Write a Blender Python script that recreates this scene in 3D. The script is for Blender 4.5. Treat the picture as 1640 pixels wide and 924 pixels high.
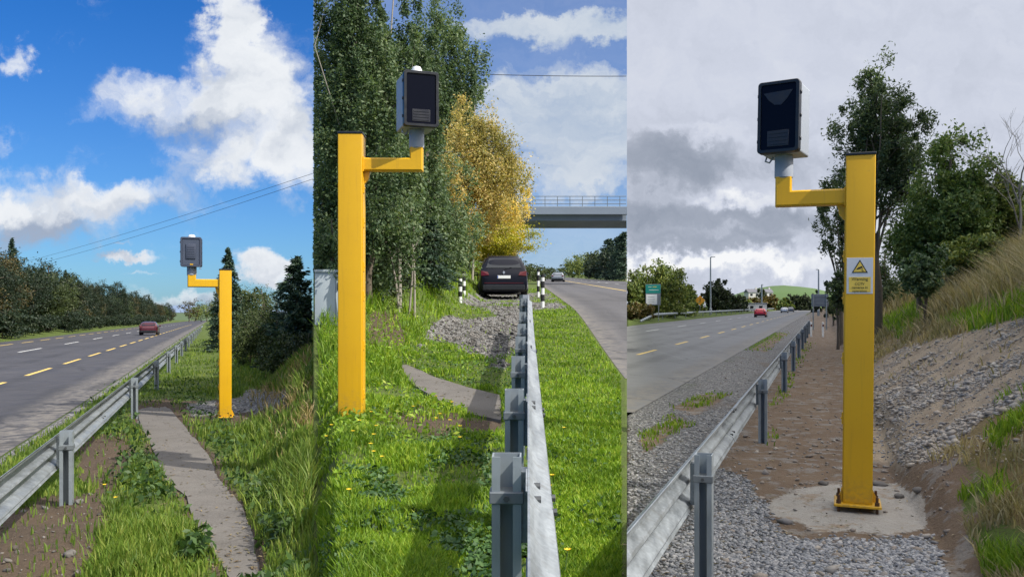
import bpy, bmesh, math, random
import numpy as np
from mathutils import Vector, Matrix
R = math.radians
rs = np.random.RandomState(7)
random.seed(7)
SC = bpy.context.scene
COL = SC.collection
for o in list(bpy.data.objects): bpy.data.objects.remove(o)

# ------------------------------------------------------------------ camera, sky, sun, exposure
F, CX, HY, H = 1400.0, 820.0, 497.0, 1.7          # focal length in photo pixels, centre column, eye-level row, eye height
SUN_AZ, SUN_EL, SUN_STR = 118.0, 46.0, 4.4
SKY_STR, EXPO = 0.10, 0.35
B1, B2 = 502.0, 1004.0                             # columns where the three stretches of road meet

cam = bpy.data.cameras.new('camera'); cam_o = bpy.data.objects.new('camera', cam); COL.objects.link(cam_o)
cam_o.location = (0, 0, H); cam_o.rotation_euler = (R(90), 0, 0)
cam.sensor_width = 36; cam.lens = 36 * F / 1640; cam.shift_y = (HY - 462) / 1640
cam.clip_start = 0.05; cam.clip_end = 20000
SC.camera = cam_o
SC.render.resolution_x, SC.render.resolution_y = 1024, 576
SC.view_settings.view_transform = 'Standard'; SC.view_settings.look = 'None'
SC.view_settings.gamma = 1; SC.view_settings.use_curve_mapping = False; SC.view_settings.exposure = EXPO

def sun_dir():
    a, e = R(SUN_AZ), R(SUN_EL)
    return Vector((math.sin(a) * math.cos(e), math.cos(a) * math.cos(e), math.sin(e)))
sl = bpy.data.lights.new('sun', 'SUN'); sl.energy = SUN_STR; sl.angle = R(0.5); sl.color = (1, 0.95, 0.86)
so = bpy.data.objects.new('sun', sl); COL.objects.link(so)
so.rotation_euler = (-sun_dir()).to_track_quat('-Z', 'Y').to_euler(); so.location = sun_dir() * 60

class NT:
    """small helper to write node trees"""
    def __init__(s, tree): s.t = tree; s.n = tree.nodes; s.l = tree.links
    def set(s, sock, v):
        if hasattr(v, 'is_output') or isinstance(v, bpy.types.NodeSocket): s.l.new(v, sock)
        else: sock.default_value = v
    def new(s, typ, **kw):
        n = s.n.new(typ)
        for k, v in kw.items(): setattr(n, k, v)
        return n
    def math(s, op, a, b=0.0, c=None, clamp=False):
        n = s.new('ShaderNodeMath', operation=op, use_clamp=clamp)
        s.set(n.inputs[0], a); s.set(n.inputs[1], b)
        if c is not None: s.set(n.inputs[2], c)
        return n.outputs[0]
    def vm(s, op, a, b=None, c=None):
        n = s.new('ShaderNodeVectorMath', operation=op)
        s.set(n.inputs[0], a)
        if b is not None: s.set(n.inputs[1], b)
        if c is not None: s.set(n.inputs[2], c)
        return n.outputs['Value'] if op in ('LENGTH', 'DOT_PRODUCT') else n.outputs[0]
    def mr(s, v, a, b, c=0.0, d=1.0, smooth=True):
        n = s.new('ShaderNodeMapRange', interpolation_type='SMOOTHSTEP' if smooth else 'LINEAR')
        s.set(n.inputs[0], v)
        for i, x in zip((1, 2, 3, 4), (a, b, c, d)): s.set(n.inputs[i], x)
        return n.outputs[0]
    def mix(s, f, a, b, blend='MIX'):
        n = s.new('ShaderNodeMix', data_type='RGBA', blend_type=blend, clamp_factor=True)
        s.set(n.inputs[0], f)
        for i, x in ((6, a), (7, b)):
            s.set(n.inputs[i], x if not isinstance(x, tuple) else (x + (1,) if len(x) == 3 else x))
        return n.outputs[2]
    def noise(s, vec, scale, detail=4, rough=0.55, out='Fac', dist=0.0):
        n = s.new('ShaderNodeTexNoise')
        if vec is not None: s.set(n.inputs['Vector'], vec)
        n.inputs['Scale'].default_value = scale; n.inputs['Detail'].default_value = detail
        n.inputs['Roughness'].default_value = rough; n.inputs['Distortion'].default_value = dist
        return n.outputs[out]
    def ramp(s, v, stops):
        n = s.new('ShaderNodeValToRGB'); s.set(n.inputs[0], v)
        e = n.color_ramp.elements
        while len(e) < len(stops): e.new(0.5)
        for k, (p, c) in enumerate(stops): e[k].position = p; e[k].color = tuple(c) + (1,)
        return n.outputs[0]

# sky: Nishita sky with clouds laid out by compass direction and elevation
world = bpy.data.worlds.new('World'); SC.world = world; world.use_nodes = True
def build_sky():
    w = NT(world.node_tree); w.n.clear()
    out = w.new('ShaderNodeOutputWorld'); bg = w.new('ShaderNodeBackground')
    w.l.new(bg.outputs[0], out.inputs[0]); bg.inputs[1].default_value = SKY_STR
    sky = w.new('ShaderNodeTexSky', sky_type='NISHITA', sun_disc=False)
    sky.sun_elevation = R(SUN_EL); sky.sun_rotation = R(SUN_AZ); sky.ozone_density = 2.0; sky.air_density = 1.0; sky.dust_density = 0.3
    tc = w.new('ShaderNodeTexCoord')
    sep = w.new('ShaderNodeSeparateXYZ'); w.l.new(tc.outputs['Generated'], sep.inputs[0])
    y = w.math('MAXIMUM', sep.outputs[1], 0.08)
    u = w.math('MULTIPLY_ADD', w.math('DIVIDE', sep.outputs[0], y), F, CX)
    v = w.math('MULTIPLY_ADD', w.math('DIVIDE', sep.outputs[2], y), -F, HY)
    comb = w.new('ShaderNodeCombineXYZ'); w.l.new(u, comb.inputs[0]); w.l.new(v, comb.inputs[1])
    uv = comb.outputs[0]
    n1 = w.noise(uv, 0.011, 6, 0.58, 'Color'); n2 = w.noise(uv, 0.045, 8, 0.66, 'Color')
    d1 = w.vm('MULTIPLY', w.vm('SUBTRACT', n1, (0.5, 0.5, 0.5)), (190, 130, 0))
    d2 = w.vm('MULTIPLY', w.vm('SUBTRACT', n2, (0.5, 0.5, 0.5)), (46, 36, 0))
    uvd = w.vm('ADD', w.vm('ADD', uv, d1), d2)
    # softer, horizontally drawn noise for streaky clouds
    ns = w.noise(w.vm('MULTIPLY', uvd, (0.006, 0.018, 1)), 1.0, 6, 0.6)
    nb = w.noise(w.vm('MULTIPLY', uvd, (0.010, 0.012, 1)), 1.0, 9, 0.62)
    uvs = w.vm('ADD', uv, d2)
    def blobs(lst, acc=None, uvd=uvd):
        for cx, cy, rx, ry, amp in lst:
            q = w.vm('MULTIPLY', w.vm('SUBTRACT', uvd, (cx, cy, 0)), (1 / rx, 1 / ry, 0))
            f = w.mr(w.vm('LENGTH', q), 0.25, 1.25, amp, 0.0)
            acc = f if acc is None else w.math('ADD', acc, f)
        return acc
    s2 = w.math('GREATER_THAN', u, B1); s3 = w.math('GREATER_THAN', u, B2)
    # --- first stretch: broken bright cumulus in deep blue
    a = blobs([(375, 20, 50, 90, .95), (405, 110, 105, 95, .8), (265, 165, 150, 60, .75), (430, 190, 110, 110, .85),
               (330, 260, 110, 50, .6), (480, 250, 60, 70, .5), (60, 345, 150, 70, 1.0), (230, 320, 110, 38, .7), (30, 100, 40, 32, .7),
               (425, 428, 62, 30, 1.15), (300, 478, 90, 22, .8), (0, 232, 25, 40, .4), (-160, 250, 120, 130, .7)])
    a = blobs([(200, 412, 62, 11, 1.0), (195, 388, 20, 4, .5), (230, 437, 40, 4, .35)], a, uvs)
    c1 = w.mr(w.math('ADD', a, w.math('MULTIPLY', w.math('SUBTRACT', nb, 0.5), 1.35)), 0.08, 1.02)
    # --- second stretch: pale layered cloud with blue bands
    b = blobs([(900, 46, 200, 34, 1.1), (930, 190, 230, 105, 1.1), (900, 290, 200, 60, .5)])
    c2 = w.mr(w.math('ADD', b, w.math('MULTIPLY', w.math('SUBTRACT', ns, 0.5), 1.2)), 0.0, 1.0)
    c2 = w.math('MAXIMUM', c2, w.mr(v, 240, 430, 0.3, 0.5))
    dens = w.math('ADD', w.math('MULTIPLY', c1, w.math('SUBTRACT', 1.0, s2)), w.math('MULTIPLY', c2, s2))
    dens = w.math('MINIMUM', w.math('ADD', dens, w.math('MULTIPLY', s3, 1.0)), 1.0)
    k = 1.0 / (SKY_STR * 2 ** EXPO)
    # brightness of the cloud: bright tops, greyer bellies
    sh = w.math('ADD', w.math('MULTIPLY', w.noise(w.vm('MULTIPLY', uvd, (0.008, 0.012, 1)), 1.0, 5, 0.5), 1.0), 0.0)
    belly = blobs([(50, 390, 170, 50, .5), (250, 345, 120, 25, .25), (300, 205, 120, 35, .25), (300, 490, 90, 20, .3), (470, 330, 60, 50, .2)])
    lit1 = w.mr(w.math('SUBTRACT', sh, belly), 0.05, 0.62, 0.0, 1.0)
    cc1 = w.mix(lit1, (0.36 * k, 0.43 * k, 0.56 * k), (0.86 * k, 0.89 * k, 0.93 * k))
    cc2 = w.mix(w.mr(ns, 0.3, 0.7), (0.45 * k, 0.54 * k, 0.68 * k), (0.64 * k, 0.70 * k, 0.78 * k))
    # --- third stretch: overcast, pale above, dark bellies low on the left, bright gaps near the horizon
    dk = blobs([(1070, 262, 130, 52, 1.05), (1050, 350, 150, 42, .8), (1230, 350, 130, 38, .75), (1270, 265, 120, 45, .35), (1150, 390, 170, 16, .7), (1560, 330, 120, 60, .2),
                (1640, 500, 500, 30, .25)])
    br = blobs([(1190, 322, 75, 18, .8), (1060, 420, 150, 18, 1.1), (1250, 428, 130, 20, .95), (1110, 215, 110, 16, .3)])
    t3 = w.math('ADD', w.math('SUBTRACT', br, dk), w.math('MULTIPLY', w.math('SUBTRACT', nb, 0.5), w.mr(v, 120, 330, .7, 1.7)))
    cc3 = w.ramp(w.mr(t3, -1.3, 0.8, 0, 1, False), [(0.0, (0.26 , 0.30, 0.38)), (0.35, (0.40, 0.44, 0.53)), (0.62, (0.62, 0.66, 0.77)), (0.8, (0.75, 0.78, 0.85)), (1.0, (0.93, 0.94, 0.96))])
    cc3 = w.vm('MULTIPLY', cc3, (k, k, k))
    tint = w.mix(w.mr(v, -150, 480), (0.11, 0.49, 1.02), (0.31, 0.57, 0.93))
    blue = w.mix(1.0, sky.outputs[0], tint, 'MULTIPLY')
    col = w.mix(dens, blue, w.mix(s2, cc1, cc2))
    col = w.mix(s3, col, cc3)
    # the sky overhead, above the clouds near the horizon, is brighter
    zen = w.mr(sep.outputs[2], 0.38, 0.75)
    over = w.mix(s3, (1.0 * k, 1.06 * k, 1.16 * k), (2.5 * k, 2.42 * k, 2.36 * k))
    col = w.mix(w.math('MULTIPLY', zen, 0.8), col, over)
    w.l.new(col, bg.inputs[0])
build_sky()

# ------------------------------------------------------------------ material helpers
MATS = {}
def mat(name):
    m = bpy.data.materials.new(name); m.use_nodes = True
    t = NT(m.node_tree); bsdf = m.node_tree.nodes['Principled BSDF']
    MATS[name] = m
    return m, t, bsdf
def bump(t, bsdf, h, strength=0.3, dist=0.02):
    b = t.new('ShaderNodeBump'); b.inputs['Strength'].default_value = strength; b.inputs['Distance'].default_value = dist
    t.l.new(h, b.inputs['Height']); t.l.new(b.outputs[0], bsdf.inputs['Normal'])
def pos(t):
    return t.new('ShaderNodeNewGeometry').outputs['Position']
def plain(name, c, rough=0.6, metal=0.0, var=0.12, scale=3.0, bmp=0.0, bscale=60, spec=0.5):
    """painted or plain material with slight uneven wear"""
    m, t, b = mat(name)
    tc = t.new('ShaderNodeTexCoord').outputs['Object']
    n = t.noise(tc, scale, 5, 0.6)
    lo = tuple(x * (1 - var) for x in c); hi = tuple(min(1, x * (1 + var)) for x in c)
    t.set(b.inputs['Base Color'], t.mix(n, lo, hi))
    t.set(b.inputs['Roughness'], t.mr(t.noise(tc, scale * 4, 4), 0.3, 0.7, max(0.03, rough - 0.1), min(1, rough + 0.1), False))
    b.inputs['Metallic'].default_value = metal; b.inputs['Specular IOR Level'].default_value = spec
    if bmp: bump(t, b, t.noise(tc, bscale, 4), bmp, 0.005)
    return m
def leafmat(name, cols, rough=0.55, trans=0.25, clump=0.9):
    """leaf material: each leaf its own tone, clumps greener or browner"""
    m, t, b = mat(name)
    g = t.new('ShaderNodeNewGeometry')
    c = t.ramp(g.outputs['Random Per Island'], [(i / max(1, len(cols) - 1), x) for i, x in enumerate(cols)])
    n = t.noise(g.outputs['Position'], clump, 3, 0.5)
    c = t.mix(t.mr(n, 0.40, 0.62, 0, 0.9), c, t.mix(1.0, c, (0.55, 0.62, 0.6), 'MULTIPLY'))
    t.set(b.inputs['Base Color'], c); b.inputs['Roughness'].default_value = rough
    b.inputs['Specular IOR Level'].default_value = 0.35
    tr = t.new('ShaderNodeBsdfTranslucent'); t.set(tr.inputs[0], t.mix(1.0, c, (1.25, 1.3, 0.7), 'MULTIPLY'))
    mx = t.new('ShaderNodeMixShader'); mx.inputs[0].default_value = trans
    out = [x for x in t.n if x.type == 'OUTPUT_MATERIAL'][0]
    t.l.new(b.outputs[0], mx.inputs[1]); t.l.new(tr.outputs[0], mx.inputs[2]); t.l.new(mx.outputs[0], out.inputs[0])
    return m

# ------------------------------------------------------------------ mesh helpers
def link(name, me, m=None, parent=None, smooth=False):
    o = bpy.data.objects.new(name, me); COL.objects.link(o)
    if m is not None: me.materials.append(m)
    if parent is not None: o.parent = parent
    if smooth: me.polygons.foreach_set('use_smooth', [True] * len(me.polygons))
    return o
def np_mesh(name, V, quads=None, tris=None):
    me = bpy.data.meshes.new(name)
    V = np.asarray(V, np.float32); me.vertices.add(len(V)); me.vertices.foreach_set('co', V.ravel())
    L, S, T = [], [], []; off = 0
    for arr, k in ((quads, 4), (tris, 3)):
        if arr is not None and len(arr):
            arr = np.asarray(arr, np.int32); L.append(arr.ravel()); n = len(arr)
            S.append(off + np.arange(n) * k); T.append(np.full(n, k)); off += n * k
    L = np.concatenate(L); S = np.concatenate(S); T = np.concatenate(T)
    me.loops.add(len(L)); me.loops.foreach_set('vertex_index', L.astype(np.int32))
    me.polygons.add(len(S)); me.polygons.foreach_set('loop_start', S.astype(np.int32)); me.polygons.foreach_set('loop_total', T.astype(np.int32))
    me.update(calc_edges=True); me.validate()
    return me
class MB:
    def __init__(s): s.bm = bmesh.new()
    def box(s, c, d, rot=None, bev=0.0, seg=2):
        r = bmesh.ops.create_cube(s.bm, size=1.0); vs = r['verts']
        M = Matrix.Translation(c) @ (rot.to_4x4() if rot is not None else Matrix.Identity(4)) @ Matrix.Diagonal((d[0], d[1], d[2], 1))
        bmesh.ops.transform(s.bm, matrix=M, verts=vs)
        if bev:
            es = list({e for v in vs for e in v.link_edges})
            bmesh.ops.bevel(s.bm, geom=es, offset=bev, segments=seg, affect='EDGES', profile=0.6)
        return s
    def tube(s, pts, rad, n=10, caps=True):
        pts = [Vector(p) for p in pts]
        if not isinstance(rad, (list, tuple)): rad = [rad] * len(pts)
        rings = []
        up = Vector((0.13, 0.21, 0.97))
        for i, p in enumerate(pts):
            a = pts[max(0, i - 1)]; b = pts[min(len(pts) - 1, i + 1)]
            t = (b - a).normalized()
            x = t.cross(up)
            if x.length < 0.05: x = t.cross(Vector((1, 0.1, 0)))
            x.normalize(); yv = t.cross(x)
            rings.append([s.bm.verts.new(p + (x * math.cos(k * 2 * math.pi / n) + yv * math.sin(k * 2 * math.pi / n)) * rad[i]) for k in range(n)])
        for a, b in zip(rings, rings[1:]):
            for k in range(n): s.bm.faces.new((a[k], a[(k + 1) % n], b[(k + 1) % n], b[k]))
        if caps: s.bm.faces.new(rings[0][::-1]); s.bm.faces.new(rings[-1])
        return s
    def cyl(s, a, b, r, n=16, r2=None): return s.tube([a, b], [r, r if r2 is None else r2], n)
    def prism(s, poly, vec):
        a = [s.bm.verts.new(Vector(p)) for p in poly]; b = [s.bm.verts.new(Vector(p) + Vector(vec)) for p in poly]
        s.bm.faces.new(a[::-1]); s.bm.faces.new(b); n = len(a)
        for k in range(n): s.bm.faces.new((a[k], a[(k + 1) % n], b[(k + 1) % n], b[k]))
        return s
    def face(s, pts): s.bm.faces.new([s.bm.verts.new(Vector(p)) for p in pts]); return s
    def loft(s, rings, closed=True, caps=True):
        rr = [[s.bm.verts.new(Vector(p)) for p in r] for r in rings]; n = len(rr[0])
        for a, b in zip(rr, rr[1:]):
            for k in range(n if closed else n - 1): s.bm.faces.new((a[k], a[(k + 1) % n], b[(k + 1) % n], b[k]))
        if caps: s.bm.faces.new(rr[0][::-1]); s.bm.faces.new(rr[-1])
        return s
    def build(s, name, m, parent=None, smooth=None):
        bmesh.ops.recalc_face_normals(s.bm, faces=s.bm.faces[:])
        me = bpy.data.meshes.new(name); s.bm.to_mesh(me); s.bm.free()
        o = link(name, me, m, parent)
        if smooth is not None:
            me.polygons.foreach_set('use_smooth', [True] * len(me.polygons))
            try: me.set_sharp_from_angle(angle=R(smooth))
            except Exception: pass
        return o
def tag(o, label=None, cat=None, group=None, kind=None):
    if label: o['label'] = label
    if cat: o['category'] = cat
    if group: o['group'] = group
    if kind: o['kind'] = kind
    return o
def thing(name, label, cat, loc=(0, 0, 0), rz=0.0, group=None):
    o = bpy.data.objects.new(name, None); COL.objects.link(o); o.empty_display_size = 0.2
    o.location = loc; o.rotation_euler = (0, 0, rz)
    return tag(o, label, cat, group)
def dup(root, loc, rz=None, label=None, scale=None):
    r = root.copy(); COL.objects.link(r); r.location = loc
    if rz is not None: r.rotation_euler = (0, 0, rz)
    if scale is not None: r.scale = scale
    if label: r['label'] = label
    for ch in list(root.children):
        c = ch.copy(); COL.objects.link(c); c.parent = r
        for g in list(ch.children):
            d = g.copy(); COL.objects.link(d); d.parent = c
    return r

# value noise on arrays
_T = rs.rand(256, 256).astype(np.float32)
def vnoise(x, y):
    xi = np.floor(x).astype(int); yi = np.floor(y).astype(int); fx = x - xi; fy = y - yi
    fx = fx * fx * (3 - 2 * fx); fy = fy * fy * (3 - 2 * fy)
    g = lambda a, b: _T[a & 255, b & 255]
    return (g(xi, yi) * (1 - fx) + g(xi + 1, yi) * fx) * (1 - fy) + (g(xi, yi + 1) * (1 - fx) + g(xi + 1, yi + 1) * fx) * fy
def fbm(x, y, o=4):
    s = 0; a = 0.5; f = 1.0
    for k in range(o): s = s + a * vnoise(x * f + 17 * k, y * f + 31 * k); a *= 0.5; f *= 2.03
    return s / (1 - 0.5 ** o)
def sstep(a, b, x):
    t = np.clip((x - a) / (b - a), 0, 1); return t * t * (3 - 2 * t)
def poly_sd(poly, x, y):
    """signed distance to a polygon, positive inside"""
    x = np.asarray(x, float); y = np.asarray(y, float)
    d = np.full(x.shape, 1e9); ins = np.zeros(x.shape, bool)
    for (ax, ay), (bx, by) in zip(poly, poly[1:] + poly[:1]):
        ex, ey = bx - ax, by - ay; wx, wy = x - ax, y - ay
        t = np.clip((wx * ex + wy * ey) / (ex * ex + ey * ey + 1e-9), 0, 1)
        d = np.minimum(d, np.hypot(wx - ex * t, wy - ey * t))
        c = ((ay <= y) != (by <= y)) & (x < ex * (y - ay) / (ey if abs(ey) > 1e-9 else 1e-9) + ax)
        ins ^= c
    return np.where(ins, d, -d)

# ------------------------------------------------------------------ the lie of the land: three stretches of road leaving the spot in three directions
D1 = (338 - CX) / F; S1 = -(510 - HY) / F
D2 = (845 - CX) / F; S2 = (HY - 440) / F
D3 = (1315 - CX) / F; S3 = (HY - 490) / F
def plane1(Y): return S1 * Y
def plane2(Y): return S2 * Y + H - (1.45 - 0.48 * sstep(9, 26, Y))
def plane3(Y): return S3 * Y
def g1(X, Y, micro=True):
    X = np.asarray(X, float); Y = np.asarray(Y, float)
    c = X - D1 * Y; z = plane1(Y)
    off = sstep(0.0, 0.5, c + 2.45) + sstep(0.2, 1.2, -15.6 - c)
    z = z + off * (0.10 * (fbm(X * .8, Y * .8) - .5) + .05 * (fbm(X * 4, Y * 4, 3) - .5)) * sstep(0, 6, Y)
    z = z + sstep(0.2, 5, c - 1.2) * .35 * sstep(6, 14, Y) + off * .02
    z = z + sstep(0, 3, -16.3 - c) * .3
    px = CX + F * X / np.maximum(Y, .1); up = .9 * sstep(395, 502, px) * sstep(24, 15, Y)
    z = z + np.maximum(plane2(Y) - .32 * sstep(15, 9, Y) - z, 0) * up
    return z
def g2(X, Y):
    X = np.asarray(X, float); Y = np.asarray(Y, float)
    c = X - D2 * Y; z = plane2(Y)
    on = 1 - sstep(-.15, 0, c - 1.33)
    z = z + on * (0.07 * (fbm(X * .9 + 9, Y * .9) - .5) + .05 * (fbm(X * 4, Y * 4, 3) - .5))
    px = CX + F * X / np.maximum(Y, .1); z = z - .32 * sstep(548, 503, px) * sstep(15, 9, Y)
    amp = 1.75 * sstep(9.5, 23, Y)
    z = z + sstep(1.5, 3.6, -c) * amp * (0.85 + .3 * fbm(X, Y * .6, 3)) + sstep(13.8, 18, c) * 1.1
    return z
def bank3(c, Y):
    n = fbm(c * .9 + 5, Y * .35, 4) - .5
    k = np.clip(c - .75 - n * .35 - .25 * sstep(9, 4, Y), 0, None)
    z = .62 * np.minimum(k, 6.0) + .10 * np.clip(k - 6, 0, 8)
    return z + sstep(0, .25, k) * (.16 + .28 * n) * sstep(5.5, 7.5, Y) * sstep(30, 12, Y)
def g3(X, Y):
    X = np.asarray(X, float); Y = np.asarray(Y, float)
    c = X - D3 * Y; z = plane3(Y)
    on = sstep(0, .4, c + 2.85) * (1 - sstep(-.9, -.2, c - .5) * .5)
    z = z + on * (0.05 * (fbm(X * .9, Y * .9) - .5) + .035 * (fbm(X * 5, Y * 5, 3) - .5)) + on * .012
    b = bank3(c, Y)
    z = z + b + sstep(0.1, .6, b) * .16 * (fbm(X * 2.2, Y * 2.2, 4) - .5)
    z = z + sstep(16.5, 19, -c) * .35
    return z
def w2p(X, Y, Z): return CX + F * X / Y, HY - F * (Z - H) / Y
def pt(px, py, d): return Vector(((px - CX) / F * d, d, H - (py - HY) / F * d))
def on1(px, d): x = (px - CX) / F * d; return Vector((x, d, float(g1(x, d))))
def on2(px, d): x = (px - CX) / F * d; return Vector((x, d, float(g2(x, d))))
def on3(px, d): x = (px - CX) / F * d; return Vector((x, d, float(g3(x, d))))
YAW1, YAW2, YAW3 = -math.atan(D1), -math.atan(D2), -math.atan(D3)     # heading of each road as rotation about z

# ------------------------------------------------------------------ materials
def m_yellow():
    m, t, b = mat('yellow_paint'); tc = t.new('ShaderNodeTexCoord').outputs['Object']; p = pos(t)
    n = t.noise(tc, 2.2, 5, .6); st = t.noise(t.vm('MULTIPLY', p, (16, 16, .7)), 1.6, 5, .65); fn = t.noise(p, 30, 4, .65)
    c = t.mix(n, (.64, .345, .006), (.74, .425, .008))
    c = t.mix(t.mr(st, .54, .74, 0, .35), c, (.42, .235, .02)); c = t.mix(t.mr(fn, .62, .78, 0, .35), c, (.33, .20, .04))
    sz = t.new('ShaderNodeSeparateXYZ'); t.l.new(tc, sz.inputs[0])
    low = t.math('MULTIPLY', t.mr(sz.outputs[2], .03, .35, .4, 0), t.mr(fn, .35, .65))
    c = t.mix(low, c, (.22, .15, .06))
    t.set(b.inputs['Base Color'], c); t.set(b.inputs['Roughness'], t.mr(fn, .3, .7, .30, .52, False)); bump(t, b, fn, .06, .003)
    return m
YELLOW = m_yellow()
GALV = None
def galv():
    m, t, b = mat('galvanised_steel')
    tc = t.new('ShaderNodeTexCoord').outputs['Object']
    n = t.noise(t.vm('MULTIPLY', tc, (1, .15, 1)), 14, 5, .6); v = t.new('ShaderNodeTexVoronoi'); t.set(v.inputs['Vector'], tc); v.inputs['Scale'].default_value = 60
    f = t.math('ADD', t.math('MULTIPLY', n, .75), t.math('MULTIPLY', v.outputs['Color'], .25))
    st = t.mr(t.noise(t.vm('MULTIPLY', tc, (9, 9, 1.2)), 1.5, 4), .5, .72)
    c = t.ramp(f, [(0.25, (.21, .232, .247)), (.55, (.33, .36, .382)), (.85, (.44, .475, .50))])
    t.set(b.inputs['Base Color'], t.mix(t.math('MULTIPLY', st, .45), c, (.20, .20, .19)))
    b.inputs['Metallic'].default_value = .55; t.set(b.inputs['Roughness'], t.mr(n, .3, .7, .34, .58))
    return m
GALV = galv()
GALVP = plain('shade_toned_post_steel', (.27, .305, .33), .5, .35, .3, 6)  # the galvanised steel again, darkened to carry the shade on the posts
STEEL_DARK = plain('weathered_steel', (.17, .19, .205), .55, .4, .25, 8)
BOLT = plain('rusty_bolt', (.09, .045, .02), .7, .3)
BOLTG = plain('zinc_bolt', (.10, .105, .11), .45, .7)
BLACKP = plain('black_plastic', (.012, .014, .019), .4)
GREYP = plain('grey_plastic', (.28, .31, .37), .5, var=.05)
HOUS = plain('grey_housing_paint', (.30, .33, .385), .5, var=.05)
HOUSDK = plain('slate_housing_paint', (.055, .067, .105), .5, var=.08)
GLASSDK, _t, _b = mat('smoked_glass')
_b.inputs['Base Color'].default_value = (.004, .005, .012, 1); _b.inputs['Roughness'].default_value = .22; _b.inputs['Specular IOR Level'].default_value = .12
WINDOW, _t, _b = mat('car_glass')
_b.inputs['Base Color'].default_value = (.012, .016, .022, 1); _b.inputs['Roughness'].default_value = .08; _b.inputs['Specular IOR Level'].default_value = .5
TYRE = plain('tyre_rubber', (.014, .014, .015), .85)
RIM = plain('alloy_rim', (.35, .36, .38), .35, .7)
WHITE = plain('white_paint', (.75, .76, .76), .5, var=.05)
CHROME = plain('chrome', (.6, .62, .65), .15, .95)
BLACK = plain('black_paint', (.015, .015, .017), .5)
REDL, _t, _b = mat('red_lens'); _b.inputs['Base Color'].default_value = (.085, .004, .007, 1); _b.inputs['Roughness'].default_value = .15
BARK = plain('bark', (.13, .105, .08), .9, var=.4, scale=9, bmp=.6, bscale=30)
BARKP = plain('pale_bark', (.30, .27, .23), .85, var=.35, scale=9, bmp=.4, bscale=30)
CONC = plain('weathered_concrete', (.33, .325, .31), .85, var=.2, scale=1.2, bmp=.25, bscale=40)
BRIDGEC = plain('bridge_concrete', (.20, .24, .30), .8, var=.12, scale=.4)
ROCK = plain('rock', (.13, .12, .11), .9, var=.45, scale=7, bmp=.5, bscale=25)
WIRE = plain('cable', (.03, .03, .035), .6)

def m_road(name, c0, c1, wear, dx=0.0, edge=0.0):
    m, t, b = mat(name); p = pos(t)
    fine = t.noise(p, 95, 3, .7); mid = t.noise(p, 1.3, 5, .6); big = t.noise(p, .16, 4, .6)
    c = t.mix(fine, c0, c1)
    c = t.mix(t.mr(mid, .35, .75, 0, .35), c, tuple(x * 1.5 for x in c1))
    c = t.mix(t.mr(big, .4, .7, 0, wear), c, tuple(x * .62 for x in c0))
    sx = t.new('ShaderNodeSeparateXYZ'); t.l.new(p, sx.inputs[0])
    lat = t.math('SUBTRACT', sx.outputs[0], t.math('MULTIPLY', sx.outputs[1], dx))
    lat = t.math('ADD', lat, t.math('MULTIPLY', t.noise(p, .12, 2), .5))
    tr = t.mr(t.math('SINE', t.math('MULTIPLY', lat, 2 * math.pi / 1.85)), .1, 1.0, 0, .42)
    tr = t.math('MULTIPLY', tr, t.mr(t.noise(p, .5, 4, .65), .3, .65))
    c = t.mix(tr, c, tuple(x * .66 for x in c0))
    run = t.noise(t.vm('MULTIPLY', p, (1.6, .05, 1)), 1.0, 4, .6)
    c = t.mix(t.mr(run, .52, .75, 0, .4), c, tuple(x * 1.25 for x in c1))
    ed = t.math('MULTIPLY', t.mr(t.math('ABSOLUTE', t.math('SUBTRACT', lat, edge)), .15, .9, .85, 0), t.mr(t.noise(p, 5, 5, .7), .35, .65))
    c = t.mix(ed, c, (.20, .18, .155))
    v = t.new('ShaderNodeTexVoronoi', feature='DISTANCE_TO_EDGE'); v.inputs['Scale'].default_value = .28
    t.set(v.inputs['Vector'], t.vm('ADD', p, t.vm('MULTIPLY', t.noise(p, 1.1, 4, .6, 'Color'), (1.1, 1.1, 0))))
    crack = t.mr(v.outputs['Distance'], .004, .012, .45, 0)
    c = t.mix(crack, c, tuple(x * .5 for x in c0))
    t.set(b.inputs['Base Color'], c); t.set(b.inputs['Roughness'], t.mr(mid, .3, .7, .72, .92)); b.inputs['Specular IOR Level'].default_value = .35
    bump(t, b, fine, .5, .006)
    return m
ROAD1 = m_road('worn_asphalt', (.034, .034, .040), (.070, .068, .076), .3, D1, -2.6)
ROAD2 = m_road('pinkish_asphalt', (.058, .056, .060), (.108, .104, .108), .3, D2, 1.33)
ROAD3 = m_road('grey_asphalt', (.10, .103, .108), (.18, .182, .188), .25, D3, -3.0)
def m_paint(name, c):
    m, t, b = mat(name); p = pos(t)
    n = t.noise(p, 12, 5, .7); n2 = t.noise(p, 60, 3, .7)
    f = t.mr(t.math('ADD', t.math('MULTIPLY', n, .6), t.math('MULTIPLY', n2, .4)), .50, .68, 0, .65)
    t.set(b.inputs['Base Color'], t.mix(f, c, (.13, .13, .13))); b.inputs['Roughness'].default_value = .75
    return m
P_WHITE = m_paint('white_road_paint', (.62, .62, .60)); P_YEL = m_paint('yellow_road_paint', (.66, .46, .12))
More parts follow.
